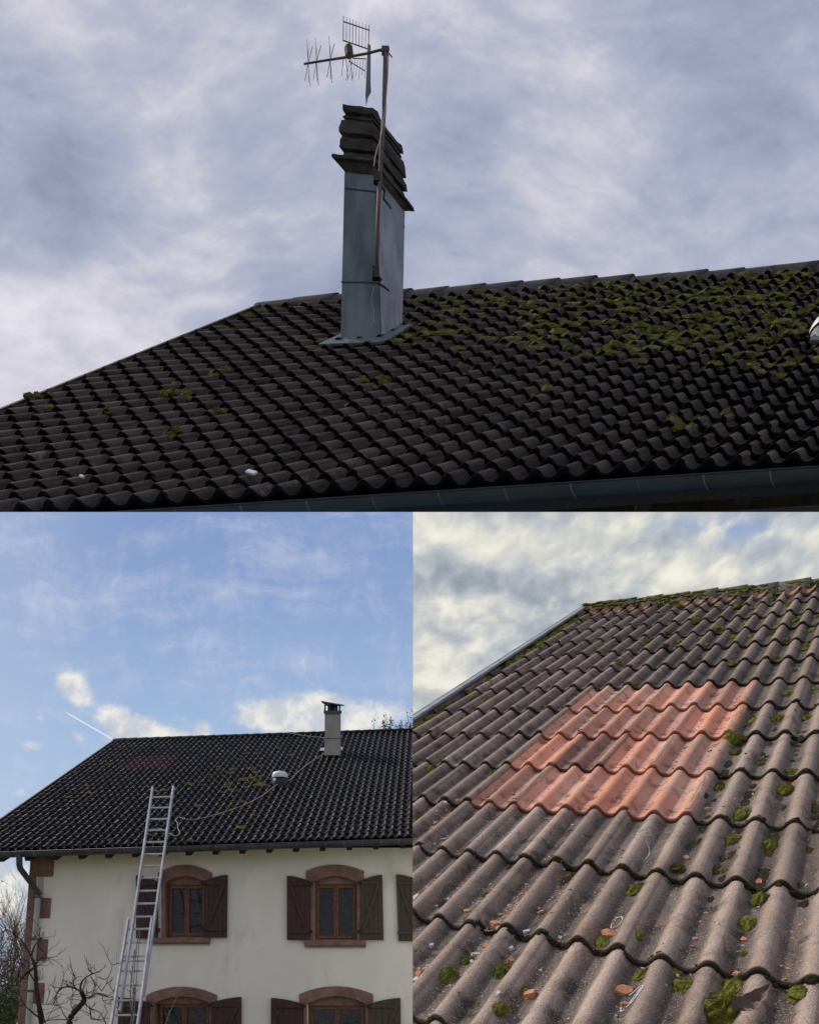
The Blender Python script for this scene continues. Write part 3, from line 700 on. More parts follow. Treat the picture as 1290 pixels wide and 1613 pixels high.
# pruned fruit tree in front of the wall
DT = 13.4
def tpoly(lst, r0, r1, mb, d=DT, dz=0):
    pts = [at(x, y, d + rnd.uniform(-.12, .12)) for x, y in lst]; mb.tube(smooth_path(pts, 3), r0, 7, r1); return pts
def z4(l): return [(x / 5.375, 1320 + y / 5.375) for x, y in l]
ft = empty('fruit_tree', at(106, 1700, DT)); tag(ft, 'leafless gnarled fruit tree with dark crooked branches before the white wall', 'tree')
mb = MB(); tpoly(z4([(560, 1800), (590, 1565), (620, 1490), (700, 1400), (712, 1365), (690, 1310)]), .055, .035, mb); mb.build('trunk', m_bark, ft, True)
mb = MB()
br = [([(690, 1310), (650, 1285), (590, 1265), (520, 1275), (480, 1320), (465, 1370), (452, 1420)], .025), ([(690, 1310), (680, 1260), (710, 1200), (770, 1160), (830, 1140), (860, 1130)], .026),
      ([(712, 1365), (770, 1350), (820, 1320), (870, 1330), (930, 1355), (960, 1350)], .018), ([(770, 1180), (800, 1240), (800, 1290), (750, 1370)], .014), ([(710, 1400), (760, 1450), (770, 1500), (770, 1540)], .014),
      ([(590, 1265), (540, 1230), (530, 1205)], .01), ([(520, 1275), (450, 1265), (420, 1250)], .01), ([(650, 1285), (620, 1240), (640, 1190), (700, 1175)], .013), ([(640, 1190), (615, 1150)], .008),
      ([(830, 1180), (890, 1200), (930, 1160), (950, 1080)], .012), ([(790, 1150), (755, 1130), (750, 1105)], .008), ([(860, 1300), (900, 1240), (915, 1200)], .01), ([(870, 1340), (870, 1380), (920, 1410), (960, 1415)], .008),
      ([(620, 1490), (610, 1440), (600, 1420)], .012), ([(590, 1560), (540, 1500), (515, 1435)], .016), ([(700, 1385), (640, 1370), (590, 1370), (565, 1350)], .009), ([(595, 1550), (520, 1540), (450, 1545), (390, 1555)], .014), ([(450, 1420), (410, 1410), (390, 1415)], .007),
      ([(760, 1450), (830, 1470), (860, 1500), (880, 1540)], .01), ([(880, 1540), (910, 1480)], .006), ([(770, 1530), (820, 1545), (880, 1560)], .01), ([(960, 1310), (985, 1280)], .005), ([(820, 1320), (900, 1345), (960, 1300), (975, 1270)], .007), ([(480, 1320), (440, 1400), (400, 1420)], .007), ([(640, 1565), (650, 1510)], .007)]
tips = []
for l, r in br:
    tips += tpoly(z4(l), r * .75, .004, mb)
for _ in range(70):
    p = rnd.choice(tips); grow(mb, p, Vector((rnd.uniform(-1, 1), rnd.uniform(-.3, .3), rnd.uniform(-.5, 1))), rnd.uniform(.12, .3), .006, 1, .7, .1, None, 2)
mb.build('branches', m_bark, ft, True)
# second tree standing in front of the corner
t2 = empty('young_tree', at(63, 1720, 13.0)); tag(t2, 'slim leafless tree with crooked branches in front of the sandstone house corner', 'tree')
mb = MB(); tpoly(z4([(352, 1800), (348, 1565), (325, 1400), (305, 1230), (298, 1090), (262, 1010)]), .045, .022, mb, 13.0); mb.build('trunk', m_bark, t2, True)
mb = MB(); tips = []
for l, r in [([(298, 1100), (230, 1140), (180, 1200), (130, 1250), (80, 1245)], .024), ([(262, 1010), (290, 920), (330, 870), (375, 800)], .016), ([(298, 1080), (340, 1030), (400, 1020), (480, 1008)], .012), ([(262, 1010), (200, 890), (120, 820), (60, 780), (0, 740)], .012),
             ([(300, 1230), (250, 1150), (200, 1080), (160, 1060)], .012), ([(348, 1540), (260, 1470), (210, 1420), (180, 1370)], .016), ([(380, 1570), (350, 1430), (340, 1380)], .012), ([(330, 870), (340, 760)], .008), ([(180, 1200), (230, 1190), (245, 1150)], .008), ([(290, 960), (240, 960), (210, 920)], .008)]:
    tips += tpoly(z4(l), r, .005, mb, 13.0)
for _ in range(60): grow(mb, rnd.choice(tips), Vector((rnd.uniform(-1, 1), rnd.uniform(-.3, .3), rnd.uniform(-.5, 1))), rnd.uniform(.12, .35), .005, 1, .7, .1, None, 2)
mb.build('branches', m_bark, t2, True)
# sapling and small sprig in the foreground
def sapling(px, pts, lab, d, m=m_barkp, nb=26, nm='sapling'):
    e = empty(nm, at(px, 1730, d)); tag(e, lab, 'sapling'); mb = MB()
    P = tpoly(pts, .014, .004, mb, d)
    sp = smooth_path(P, 4)
    for _ in range(nb):
        p = rnd.choice(sp); mb.tube([p, p + Vector((rnd.uniform(-.06, .06), 0, rnd.uniform(.02, .07)))], .007, 5, .002)
    mb.build('stem', m, e, True)
sapling(208, z4([(1130, 1800), (1125, 1560), (1105, 1400), (1110, 1230), (1125, 1100), (1138, 960)]), 'thin straight sapling in front of the aluminium ladder', 11.0)
sapling(208, z4([(1145, 1800), (1120, 1500), (1135, 1350), (1138, 1260)]), 'shorter thin sapling close beside the straight one at the ladder', 11.1, nb=14)
sapling(262, [(252, 1660), (262, 1611), (268, 1595), (276, 1578), (282.8, 1564.8)], 'small bent twig rising before the lower left window', 11.0, nb=14)
# shrubs and bare trees left of the house
sh = empty('evergreen_shrub', at(5, 1700, 17)); tag(sh, 'dense dark evergreen shrub left of the house corner', 'shrub')
mb = MB(); mb.tube([at(5, 1700, 17), at(5, 1600, 17)], .06, 6); mb.build('stem', m_bark, sh)
mb = MB(); tips = [at(5 + rnd.gauss(0, 17), 1592 + rnd.gauss(0, 24), 17 + rnd.gauss(0, .4)) for _ in range(260)]; leaves(mb, tips, 4200, .04, .05); mb.build('foliage', m_leafg, sh)
sh = empty('brown_bush', at(10, 1700, 19)); tag(sh, 'brown twiggy bush with a few rusty leaves behind the evergreen shrub', 'bush')
mb = MB(); tips = []
for _ in range(26): grow(mb, at(rnd.uniform(-25, 34), 1630, 19 + rnd.uniform(-.6, .6)), Vector((rnd.uniform(-.3, .3), 0, 1)), rnd.uniform(.9, 1.5), .02, 3, .5, .5, tips, 3)
mb.build('branches', m_leafb, sh)
mb = MB(); leaves(mb, tips, 1300, .03, .12); mb.build('leaves', m_leafb, sh)
mb = MB(); leaves(mb, [t for t in tips if t.x < at(22, 1500, 19).x], 130, .05, .12); mb.build('rusty_leaves', m_leafo, sh)
for k, (px, d, L, lab) in enumerate(((18, 25, 1.5, 'pale bare tree with fine twigs at the far left beyond the bushes'), (44, 28, 1.9, 'taller pale bare tree with fine twigs right behind the house corner'))):
    e = empty('bare_tree', at(px, 1690, d)); tag(e, lab, 'tree')
    mb = MB(); mb.tube([at(px, 1690, d), at(px, 1590, d), at(px + 1, 1540, d)], .08, 6, .04); mb.build('trunk', m_barkp, e)
    mb = MB()
    for _ in range(5): grow(mb, at(px, 1590 - rnd.uniform(0, 50), d), Vector((rnd.uniform(-.6, .5), 0, 1)), L * rnd.uniform(.7, 1), .022, 4, .5, .35, None, 3)
    mb.build('branches', m_barkp, e)
# sparse tree beyond the ridge
e = empty('autumn_tree', at(618, 1640, 32)); tag(e, 'thin treetop with sparse orange leaves showing above the ridge right of the chimney', 'tree')
mb = MB(); mb.tube([at(618, 1640, 32), at(618, 1300, 32), at(619, 1190, 32)], .12, 8, .06); mb.build('trunk', m_bark, e)
mb = MB(); tips = []
for _ in range(22): grow(mb, at(rnd.uniform(575, 665), 1172, 32 + rnd.uniform(-.3, .3)), Vector((rnd.uniform(-.3, .3), 0, 1)), rnd.uniform(.4, .68), .012, 2, .5, .4, tips, 3)
mb.build('twigs', m_bark, e); mb = MB(); leaves(mb, tips, 420, .05, .05); mb.build('crown', m_leafo, e)

# ================================================================== 2. CLOSE ROOF (lower right), cut where the view ends
close_objs = []
m_tile = tile_mat('weathered_concrete_tile', (.115, .092, .081), (.43, .325, .26), (.045, .036, .027), 1., rough=.85, spec=.2, speck=.6, stain=(.05, .042, .034), stain_amt=1.0, lichen=.6, bump=1., green=(.08, .085, .02), green_amt=.5, redd=(.3, .16, .11), dust=(.36, .30, .25), dust_amt=.22, stain_sc=8)  # pan colour holds dirt plus painted shade beside the rolls
m_clay = tile_mat('orange_clay_tile', (.64, .30, .205), (.62, .265, .155), (.25, .085, .055), 1., rough=.82, spec=.15, speck=.22, stain=(.09, .06, .05), stain_amt=.75, lichen=.3, bump=.5, dust=(.66, .46, .37), dust_amt=.5, redd=(.42, .15, .1), stain_sc=11)
m_clay2 = tile_mat('aged_clay_tile', (.42, .2, .15), (.42, .22, .16), (.06, .04, .035), 1., rough=.8, spec=.3, speck=.2, stain=(.05, .04, .04), stain_amt=.9, lichen=.2, bump=.4)
m_edgeroll = tile_mat('lichened_roll', (.42, .27, .19), (.42, .28, .2), (.15, .1, .08), 1., rough=.85, speck=.4, stain_amt=.3, lichen=.3, bump=.5)
m_cap = tile_mat('mossy_ridge_tile', (.10, .095, .085), (.18, .165, .14), (.06, .055, .045), 1., rough=.9, speck=.5, stain=(.06, .055, .045), stain_amt=1, lichen=.5, bump=1., green=(.10, .11, .03), green_amt=1.2)
m_moss = moss_mat('green_moss', (.05, .052, .012), (.13, .135, .022), (.25, .25, .05))
m_zb = mat('blue_grey_metal', (.26, .29, .32), (.36, .39, .42), 6, .5, .1, 40, metal=.3)
rp = FR.P(2, 1)
croof = empty('tiled_roof', rp); tag(croof, 'close grey wavy concrete tile roof with a patch of orange clay tiles', 'roof')
cskip = {(i, j) for i in range(4) for j in range(4)}
AR, TR = .132, .062
sag = lambda u, v: .02 * math.sin(u * 1.7 + 1) * math.sin(v * .9)
field = tiles(MB(), FR, range(-4, 11), range(-6, 9), AR, TR, 28, 8, .026, (.74, 1.22), row_tone=lambda i, j: .66 + .34 * max(0, min(1, (j + 3) / 7)), skip=cskip, umin=-3.9, sag=None)  # tile tone gets darker row by row towards the ridge
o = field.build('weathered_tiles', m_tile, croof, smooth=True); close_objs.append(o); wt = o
for (i, j) in sorted(cskip):
    mb = tiles(MB(), FR, [i], [j], AR, TR, 28, 8, .02, (.78, 1.14))
    mt = m_clay2 if (i, j) in ((1, 2),) else m_clay
    o = mb.build('clay_tile', mt, croof, smooth=True); close_objs.append(o)
    if (i, j) in ((2, 1), (0, 2), (2, 3), (0, 0), (1, 1), (3, 0), (1, 3)) or rnd.random() < .3: pass
# worn grey overlap rolls on some orange tiles: a thin lichen crust following the roll
for (i, j, s) in ((0, 0, .5), (0, 1, 1), (1, 1, 1), (2, 1, .6), (2, 2, 1), (0, 3, .6), (1, 0, .4), (1, 2, 1), (3, 3, .3), (3, 1, .3)):
    mb = MB(); n0 = 0; U = [i + .90 + .17 * c / 8 for c in range(9)]; V = [j + .06 + .9 * q / 10 for q in range(11)]
    for v in V:
        for u in U:
            e = abs((u - i - .985) / .085); wob_ = .1 * noise.noise(Vector((u * 9, v * 7, s)))
            h = prof(u, AR) + TR * .95 * (v - j) + .22 * TR * (u - i - JO) + .016 - .014 * max(0, e + wob_) ** 2 - (.02 if rnd.random() > .55 + s * .45 else 0)
            mb.v.append(FR.P(u, v, h))
    for q in range(10):
        for c in range(8): mb.f.append((q * 9 + c, q * 9 + c + 1, q * 9 + c + 10, q * 9 + c + 9))
    n = len(mb.v); mb.a = {'relief': [.8] * n, 'tint': [1.] * n, 'edge': [0.] * n}
    o = mb.build('lichen_crust', m_edgeroll, croof, smooth=True); close_objs.append(o)
k0 = len(bpy.data.objects)
before = set(bpy.data.objects)
ridge_caps(FR, -3.95, 10, 1.02, -6.1, .43, m_cap, croof, zoff=.06, jag=.015)
rear_slope(FR, -3.95, 10, -6.15, 3, m_tile, croof)
close_objs += [o for o in bpy.data.objects if o not in before]
# orange clay pieces bedded under the ridge
for i in range(-4 * 2, 20):
    u = i * .5 + .08
    if rnd.random() < .12 or u > 9: continue
    mb = MB(); nn_ = 6
    for q, v in enumerate((-5.95, -5.52 + rnd.uniform(-.05, .05))):
        for c in range(nn_ + 1):
            uu = u + .4 * c / nn_; mb.v.append(FR.P(uu, v, prof(uu, AR) + .14 + .02 * q))
    k = len(mb.v)
    for c in range(nn_ + 1): mb.v.append(mb.v[nn_ + 1 + c] - FR.n * .06)
    for q in range(2):
        for c in range(nn_): a0 = q * (nn_ + 1) + c; mb.f.append((a0, a0 + 1, a0 + nn_ + 2, a0 + nn_ + 1))
    n = len(mb.v); mb.a = {'relief': [.3] * n, 'tint': [rnd.uniform(.45, .85)] * n, 'edge': [0.] * n}
    close_objs.append(mb.build('ridge_filler', m_clay, croof))
# metal verge
mb = MB(); mb.prism([FR.P(-4.05, -6.3, .3), FR.P(-3.86, -6.3, .3), FR.P(-3.86, 4, .3), FR.P(-4.05, 4, .3)], -FR.n * .06)
mb.prism([FR.P(-4.07, -6.3, .31), FR.P(-4.04, -6.3, .31), FR.P(-4.04, 4, .31), FR.P(-4.07, 4, .31)], -FR.n * .7)
close_objs.append(mb.build('verge_trim', m_zb, croof))
# boarding below tiles
mb = MB(); mb.prism([FR.P(-3.95, -6, -.16), FR.P(11, -6, -.16), FR.P(11, 8.6, -.16), FR.P(-3.95, 8.6, -.16)], -FR.n * .2)
close_objs.append(mb.build('roof_boarding', m_raf, croof))

def hR(u, v):
    j = math.floor(v); return prof(u, AR) + TR * .95 * (v - j) + .22 * TR * ((u - JO) % 1)
# moss: single big cushions are things, the many small ones one spread
def clump(u, v, r, hh, label, nt=2600, st=1.15):
    mb = MB(); cushion(mb, FR.P(u, v, hR(u, v) - .02), FR.nn, r * 1.15, hh * 1.1, nt, FR.b, st, .06)
    o = mb.build('moss_clump', m_moss); tag(o, label, 'moss', 'moss cushions on the close grey roof'); close_objs.append(o)
clump(2.79, 6.38, .033, .03, 'oval olive moss cushion in a tile pan at the lower left of the close roof', st=1.5)
clump(4.18, 4.85, .035, .028, 'round green moss cushion between two rolls, right of the white string marks')
clump(3.79, 5.17, .04, .03, 'double green moss cushion hanging on the scalloped tile edge below the orange patch', st=1.2)
clump(5.31, 5.12, .034, .04, 'bright upright moss tuft on a tile edge at the right, above an orange shard')
clump(4.80, 6.16, .036, .03, 'round moss cushion left of the biggest moss mound, near the bottom edge')
clump(5.24, 6.30, .062, .055, 'largest brown green moss mound, beside the curled dry leaf', 5000)
clump(4.76, 1.37, .05, .03, 'broad round moss cushion in a pan just right of the orange patch')
clump(4.10, 2.1, .04, .055, 'dark moss block standing at the right edge of the orange tiles', st=1.3)
clump(-3.12, .41, .045, .035, 'bright yellow green moss ball near the metal verge at left')
mb = MB()
small = [(2.14, 6.55, 1.3), (2.23, 6.34, 1), (3.72, 5.88, 1), (3.16, 6.52, .8), (3.07, 6.79, 1), (4.79, 4.79, .8), (5.23, 4.3, 1.2), (5.25, 6.05, 1.3), (5.9, 6.07, 1.2), (4.34, 6.12, 1), (5.23, 5.42, 1.3), (3.75, 5.92, 1), (4.11, 5.79, .8), (4.75, 4.27, 1.3), (5.71, 4.86, .5), (4.66, 6.03, .9), (5.3, 5.76, .7),
         (4.77, .5, 1.2), (4.33, 1.42, 1.2), (5.27, 1.32, 1.2), (4.25, 2.37, 1.3), (5.27, 2.89, 1.2), (5.25, 3.26, 1.7), (4.78, 3.86, 1.7), (5.25, .25, 1), (4.84, .19, .9), (4.24, 3.25, 1), (4.72, 4.27, .9), (5.22, 4.27, 1.2), (-2.63, .43, 1.2), (-3.67, 1.24, 1.6), (-2.8, 1.18, 1.3), (-3.08, 1.35, 1), (-1.76, 2.74, 1.4), (-1.86, 3.07, 1.2), (-.66, 4.35, 1.2), (-.16, 3.14, 1.2), (-3.58, -.49, 1.4), (-3.11, -1.52, .9),
         (-3.19, -5.13, 2), (-3.78, -5.05, 2.4), (-3.74, -4.05, 2.2), (-3.77, -3.24, 2), (.12, -2.86, 1.7), (1.22, -2.67, 1.5), (1.06, -2.05, 1.2), (2.14, -3.21, 1.8), (2.74, -2.68, 1.6), (3.19, -2.66, 1.2), (3.73, -2.72, 1.6), (4.23, -2.17, 1.5), (4.82, -1.63, 1.5), (4.79, -2.77, 1.4), (4.23, -3.49, 1.8), (2.72, -4.92, 1.8), (4.78, -3.69, 1.2), (1.16, -4.08, 2), (4.75, .48, 1.3), (-1.27, -2.61, 1), (1.75, -2.66, 1), (3.17, -1.01, 1.2), (4.14, -1.19, 1.2), (.61, -3.17, 1.2), (.06, -1.24, 1.2), (-1.86, -2.23, 1), (-.33, -4.99, 1.7), (.05, -5.41, 1.5), (2.16, -5.06, 2), (3.16, -5.39, 1.7), (1.81, -4.67, 1.6), (3.77, -4.83, 1.5), (4.77, -1.95, 1)]
for u, v, s in small: cushion(mb, FR.P(u, v, hR(u, v) - .015), FR.nn, .03 * s, .022 * s, int(700 * s), FR.b, 1.3, .075)
for _ in range(760):
    u = rnd.uniform(-3.9, 7); v = -5.6 + 12.5 * rnd.random() ** 1.5
    if rnd.random() > (.9 if v < -1.5 else .55): continue
    if -.1 < u < 4.1 and -.1 < v < 4.05: continue
    u = round(u * 2 - .5) / 2 + .25 + rnd.gauss(0, .05)
    if rnd.random() < .5: v = round(v) + rnd.uniform(.0, .12)
    s = rnd.uniform(.3, .95) * (1.35 if v < -2 else .8); cushion(mb, FR.P(u, v, hR(u, v) - .02), FR.nn, .03 * s * s + .004, .011 * s, int(150 * s), FR.b, rnd.uniform(1, 2), .1)
for _ in range(120):                       # verge gutter line thick with moss
    v = -5.8 + 9 * rnd.random(); u = -3.72 + rnd.gauss(0, .08); s = rnd.uniform(.4, 1.6) * (1.4 if v < -1 else .8); cushion(mb, FR.P(u, v, .08), FR.nn, .027 * s, .02 * s, int(60 * s), FR.b, 1.6)
for _ in range(330):                       # on the ridge tiles
    u = rnd.uniform(-3.9, 7); an = rnd.uniform(.1, 1.1); s = rnd.uniform(.5, 1.9); cushion(mb, FR.P(u, -6.12, .05) + Vector((0, 0, 1)) * .125 * math.sin(an) + FR.b.normalized() * .12 * math.cos(an), (FR.nn + Vector((0, 0, .5))).normalized(), .016 * s, .009 * s, int(30 * s), FR.a, 1.8)
mbm = mb; mb = MB()
for _ in range(4200):                       # fringe on the scalloped tile edges
    u = rnd.uniform(-3.9, 7.2); v = rnd.randint(-5, 8)
    if -.0 < u < 4.05 and 0 < v < 5: continue
    s = rnd.uniform(.3, 1.); h_ = prof(u, AR) + TR * rnd.uniform(.2, .9); cushion(mb, FR.P(u, v + .004, h_), (FR.b.normalized() + FR.nn * .4).normalized(), .009 * s, .005 * s, int(12 * s), FR.a, 1.6, .3)
for _ in range(150):                       # dark earth and dead moss gathered in the pans right of the orange patch and above it
    if rnd.random() < .55: u, v = rnd.choice((4.25, 4.75, 5.25, 5.75)), rnd.uniform(1, 5.2)
    else: u, v = rnd.randint(-7, 12) / 2 + .25, rnd.uniform(-3, 6.5)
    if -.05 < u < 4.05 and -.05 < v < 4.1: continue
    u += rnd.gauss(0, .04); cushion(mb, FR.P(u, v, hR(u, v) - .004), FR.nn, rnd.uniform(.012, .03), .008, 40, FR.b, rnd.uniform(1.2, 3), .12)
o = mb.build('edge_lichen', moss_mat('dark_edge_moss', (.02, .017, .01), (.045, .036, .02), (.075, .07, .03))); tag(o, 'dark crust of lichen and moss along the scalloped edges of the close grey tiles', 'lichen', kind='stuff'); close_objs.append(o)
mb = mbm
o = mb.build('moss', m_moss); tag(o, 'small moss cushions and fringes over the close grey roof', 'moss', kind='stuff'); close_objs.append(o)

# broken tile shards, white chips, leaf, strings
m_shard = mat('broken_clay', (.5, .2, .09), (.62, .3, .16), 40, .85, .4, 120)
m_chip = mat('white_mortar_chip', (.5, .5, .49), (.62, .62, .6), 40, .85, .4, 120)
m_grit = mat('roof_grit', (.2, .15, .11), (.4, .33, .26), 60, .9, .3)
def shard(u, v, r, m, nm, mb=None, lift=.0, flat=.3):
    P = FR.P(u, v, hR(u, v) + lift) + FR.nn * r * flat * .6; k = rnd.randint(4, 6); a = FR.a.normalized(); b_ = FR.nn.cross(a).normalized(); a0 = rnd.random() * 6
    tilt = Vector((rnd.uniform(-.3, .3), rnd.uniform(-.3, .3), rnd.uniform(-.2, .2))); n = (FR.nn + tilt).normalized(); a = (a - n * a.dot(n)).normalized(); b_ = n.cross(a)
    st = rnd.uniform(.5, .9); pts = []
    for i in range(k):
        q = a0 + 6.283 * (i + rnd.uniform(-.25, .25)) / k; rr = r * rnd.uniform(.75, 1.15); pts.append((rr * math.cos(q), rr * st * math.sin(q)))
    rot = rnd.random() * 3.1; ca, sa = math.cos(rot), math.sin(rot); pts = [(x * ca - y * sa, x * sa + y * ca) for x, y in pts]
    V = [P + a * x + b_ * y - n * r * flat for x, y in pts] + [P + a * x * .8 + b_ * y * .8 + n * (r * flat * rnd.uniform(.4, 1.2)) for x, y in pts]
    F_ = [tuple(range(k))[::-1], tuple(range(k, 2 * k))] + [(i, (i + 1) % k, k + (i + 1) % k, k + i) for i in range(k)]
    own = mb is None
    if own: mb = MB()
    mb.add(V, F_)
    if own:
        o = mb.build(nm, m); close_objs.append(o); return o
SH = [(-.19, 4.54, 10, 'small orange shard high up in a left pan, close by its twin'), (.25, 4.74, 12, 'single orange shard below the left end of the orange patch'), (1.72, 5.8, 11, 'upright orange shard just above a mossy tile edge at lower left'), (2.25, 5.9, 17, 'large orange shard lying on the scalloped edge between white chips'),
      (2.74, 5.66, 11, 'orange shard with an angular notch in the middle of a lower pan'), (2.77, 6.24, 13, 'orange shard touching the upper end of the oval moss cushion'), (3.26, 6.53, 18, 'long pointed orange shard beside a small moss tuft near the bottom edge'), (3.77, 5.8, 18, 'long brown orange shard beside white chips on a tile edge'),
      (2.33, 6.15, 12, 'orange shard in a heap of white chips at lower left'), (1.77, 6.59, 12, 'orange shard among white chips at the far lower left'), (2.29, 5.79, 8, 'tiny orange shard right above the large shard on the scalloped edge'), (1.8, 5.44, 7, 'tiny orange shard in the pan above the upright one'), (.77, 5.56, 9, 'orange shard near the left limit of the close roof'),
      (4.23, 4.63, 12, 'pale orange shard just above the round cushion below the chalky mark'), (5.24, 4.89, 13, 'triangular orange shard in the pan above the bright moss tuft'), (4.75, 5.35, 7, 'tiny orange shard high in the middle pan at lower right'), (4.72, 5.47, 7, 'tiny orange shard just below another in the middle pan'), (4.74, 5.68, 9, 'small orange shard low in the middle pan at lower right'),
      (5.24, 5.6, 12, 'orange shard below the dark moss strip at lower right'), (5.27, 5.97, 9, 'small orange shard right above the largest moss mound'), (5.78, 5.34, 8, 'small orange shard near the right picture edge'), (5.74, 5.84, 7, 'upper of two tiny orange shards near the lower right picture edge'), (5.74, 5.95, 7, 'lower of two tiny orange shards near the lower right picture edge'),
      (4.22, 6.31, 21, 'biggest squarish orange shard beside a white string loop'), (4.29, 6.42, 10, 'small orange shard right below the biggest squarish one'), (4.21, 3.76, 13, 'orange shard just right of the lowest orange tile row'), (4.79, 3.37, 8, 'small orange shard between mossy rolls right of the patch'), (-.73, 1.26, 14, 'flat orange shard left of the top of the orange patch'), (-.31, 3.92, 11, 'orange shard left of the lowest orange tile'), (-.27, 4.42, 11, 'flat orange shard above its twin in a left pan')]
for u, v, s, lab in SH:
    o = shard(u, v, s / 1000 * 1.85, m_shard, 'tile_shard', flat=.28); tag(o, lab, 'shard', 'broken orange tile pieces on the close roof')
W4 = [(.79, 5.74, 17, 'largest white mortar chip near the left limit of the close roof'), (1.81, 6.49, 9, 'flat white chip at the top of the far lower left heap'), (2.29, 6.25, 14, 'white chip at the top of the heap by an orange shard'), (2.31, 6.34, 10, 'white chip at the lower end of the heap by an orange shard'), (2.75, 5.93, 12, 'oval white chip alone on a scalloped edge'),
      (3.21, 5.93, 13, 'round white chip just above a scalloped edge, right of the oval one'), (2.67, 6.12, 12, 'grey white chip above the oval moss cushion'), (1.81, 6.53, 9, 'small white chip inside the far lower left heap'), (1.82, 6.66, 14, 'long white chip at the foot of the far lower left heap'), (1.64, 6.28, 13, 'curved white chip high in the far left pan'), (3.0, 6.69, 12, 'pale grey chip on a roll near the bottom edge'), (3.67, 5.79, 9, 'small white chip beside the long brown orange shard'), (-.42, 4.05, 13, 'white chip below the orange shard left of the patch')]
for u, v, s, lab in W4:
    o = shard(u, v, s / 1000 * 1.5, m_chip, 'mortar_chip', flat=.35); tag(o, lab, 'chip', 'white mortar chips on the close roof')
mb = MB(); mb2 = MB(); mb3 = MB()
for hu, hv, hn in ((1.8, 6.5, 60), (2.3, 6.2, 40), (2.3, 5.75, 60), (1.8, 5.6, 35), (3.25, 5.7, 45), (3.3, 5.3, 30), (2.3, 5.3, 35), (2.8, 5.4, 30), (1.3, 5.4, 25), (2.3, 6.7, 30), (3.2, 6.5, 20), (3.75, 5.7, 20), (.8, 5.6, 20), (-.3, 4.3, 18), (.3, 4.6, 15), (5.25, 5.8, 18), (4.3, 6.35, 15), (5.75, 5.6, 10)):
    for _ in range(hn):
        uu, vv = hu + rnd.gauss(0, .07), hv + rnd.gauss(0, .22); shard(uu, vv, rnd.uniform(.003, .010), None, None, rnd.choice((mb, mb2, mb3, mb3)), flat=.35)
for _ in range(2600):
    u = rnd.uniform(-1, 7); v = rnd.uniform(3.6, 8)
    if u < 4.1 and v < 4.1: continue
    if rnd.random() < .75: u = round(u * 2 - .5) / 2 + .25 + rnd.gauss(0, .06)
    shard(u, v, rnd.uniform(.0014, .0055) if rnd.random() < .94 else rnd.uniform(.006, .011), None, None, mb if rnd.random() < .88 else mb2, flat=.6)
o = mb3.build('clay_crumbs', m_shard); tag(o, 'tiny orange clay crumbs lying in the pans of the close roof', 'grit', kind='stuff'); close_objs.append(o)
o = mb.build('grit', m_grit); tag(o, 'fine grit and crumbs lying in the pans of the close roof', 'grit', kind='stuff'); close_objs.append(o)
o = mb2.build('mortar_crumbs', m_chip); tag(o, 'tiny white crumbs scattered over the close roof', 'grit', kind='stuff'); close_objs.append(o)
m_dirt = mat('black_debris', (.02, .018, .015), (.05, .04, .035), 60, .9, .3)
mb = MB()
for _ in range(260):
    u = rnd.randint(0, 7) / 2 + .3 + rnd.gauss(0, .06); v = rnd.randint(0, 3) + rnd.uniform(.3, .95); shard(u, v, rnd.uniform(.003, .009), None, None, mb, flat=.3)
for _ in range(380):
    u = rnd.uniform(-3.5, 6.5); v = rnd.uniform(-4, 3)
    if 0 < u < 4 and v > 0: continue
    shard(u, v, rnd.uniform(.003, .01), None, None, mb, flat=.3)
o = mb.build('black_crumbs', m_dirt); tag(o, 'black lichen crumbs lying on the orange and grey tiles', 'grit', kind='stuff'); close_objs.append(o)
# dry leaf
m_leaf = mat('dry_brown_leaf', (.13, .085, .065), (.22, .15, .12), 30, .8, .5, 60)
mb = MB(); c = FR.P(5.5, 6.40, hR(5.5, 6.40)) + FR.nn * .04; ax = (Vector((1, .1, .42))).normalized(); ay = ax.cross(FR.nn).normalized(); nz_ = (FR.nn + Vector((0, -.5, 0))).normalized(); ay = nz_.cross(ax).normalized(); nL, nW = 12, 6
for i in range(nL + 1):
    t = i / nL; wd = .027 * math.sin(math.pi * min(1, t * .97 + .03)) ** .65 * (1 + .12 * math.sin(i * 2.1))
    for j in range(nW + 1):
        s = j / nW * 2 - 1; mb.v.append(c + ax * (t - .5) * .105 + ay * s * wd + nz_ * (.014 * s * s + .02 * (t - .5) ** 2 * 8 * (1 if t > .5 else .4) + .004 * math.sin(i * 1.7 + j)))
for i in range(nL):
    for j in range(nW): a0 = i * (nW + 1) + j; mb.f.append((a0, a0 + 1, a0 + nW + 2, a0 + nW + 1))
k = len(mb.v); n = k
mb.v += [p_ - nz_ * .0015 for p_ in mb.v[:k]]; mb.f += [tuple(i + k for i in f[::-1]) for f in mb.f[:nL * nW]]
o = mb.build('dry_leaf', m_leaf, None, True); tag(o, 'curled dry brown leaf lying beside the largest moss mound', 'leaf'); close_objs.append(o)
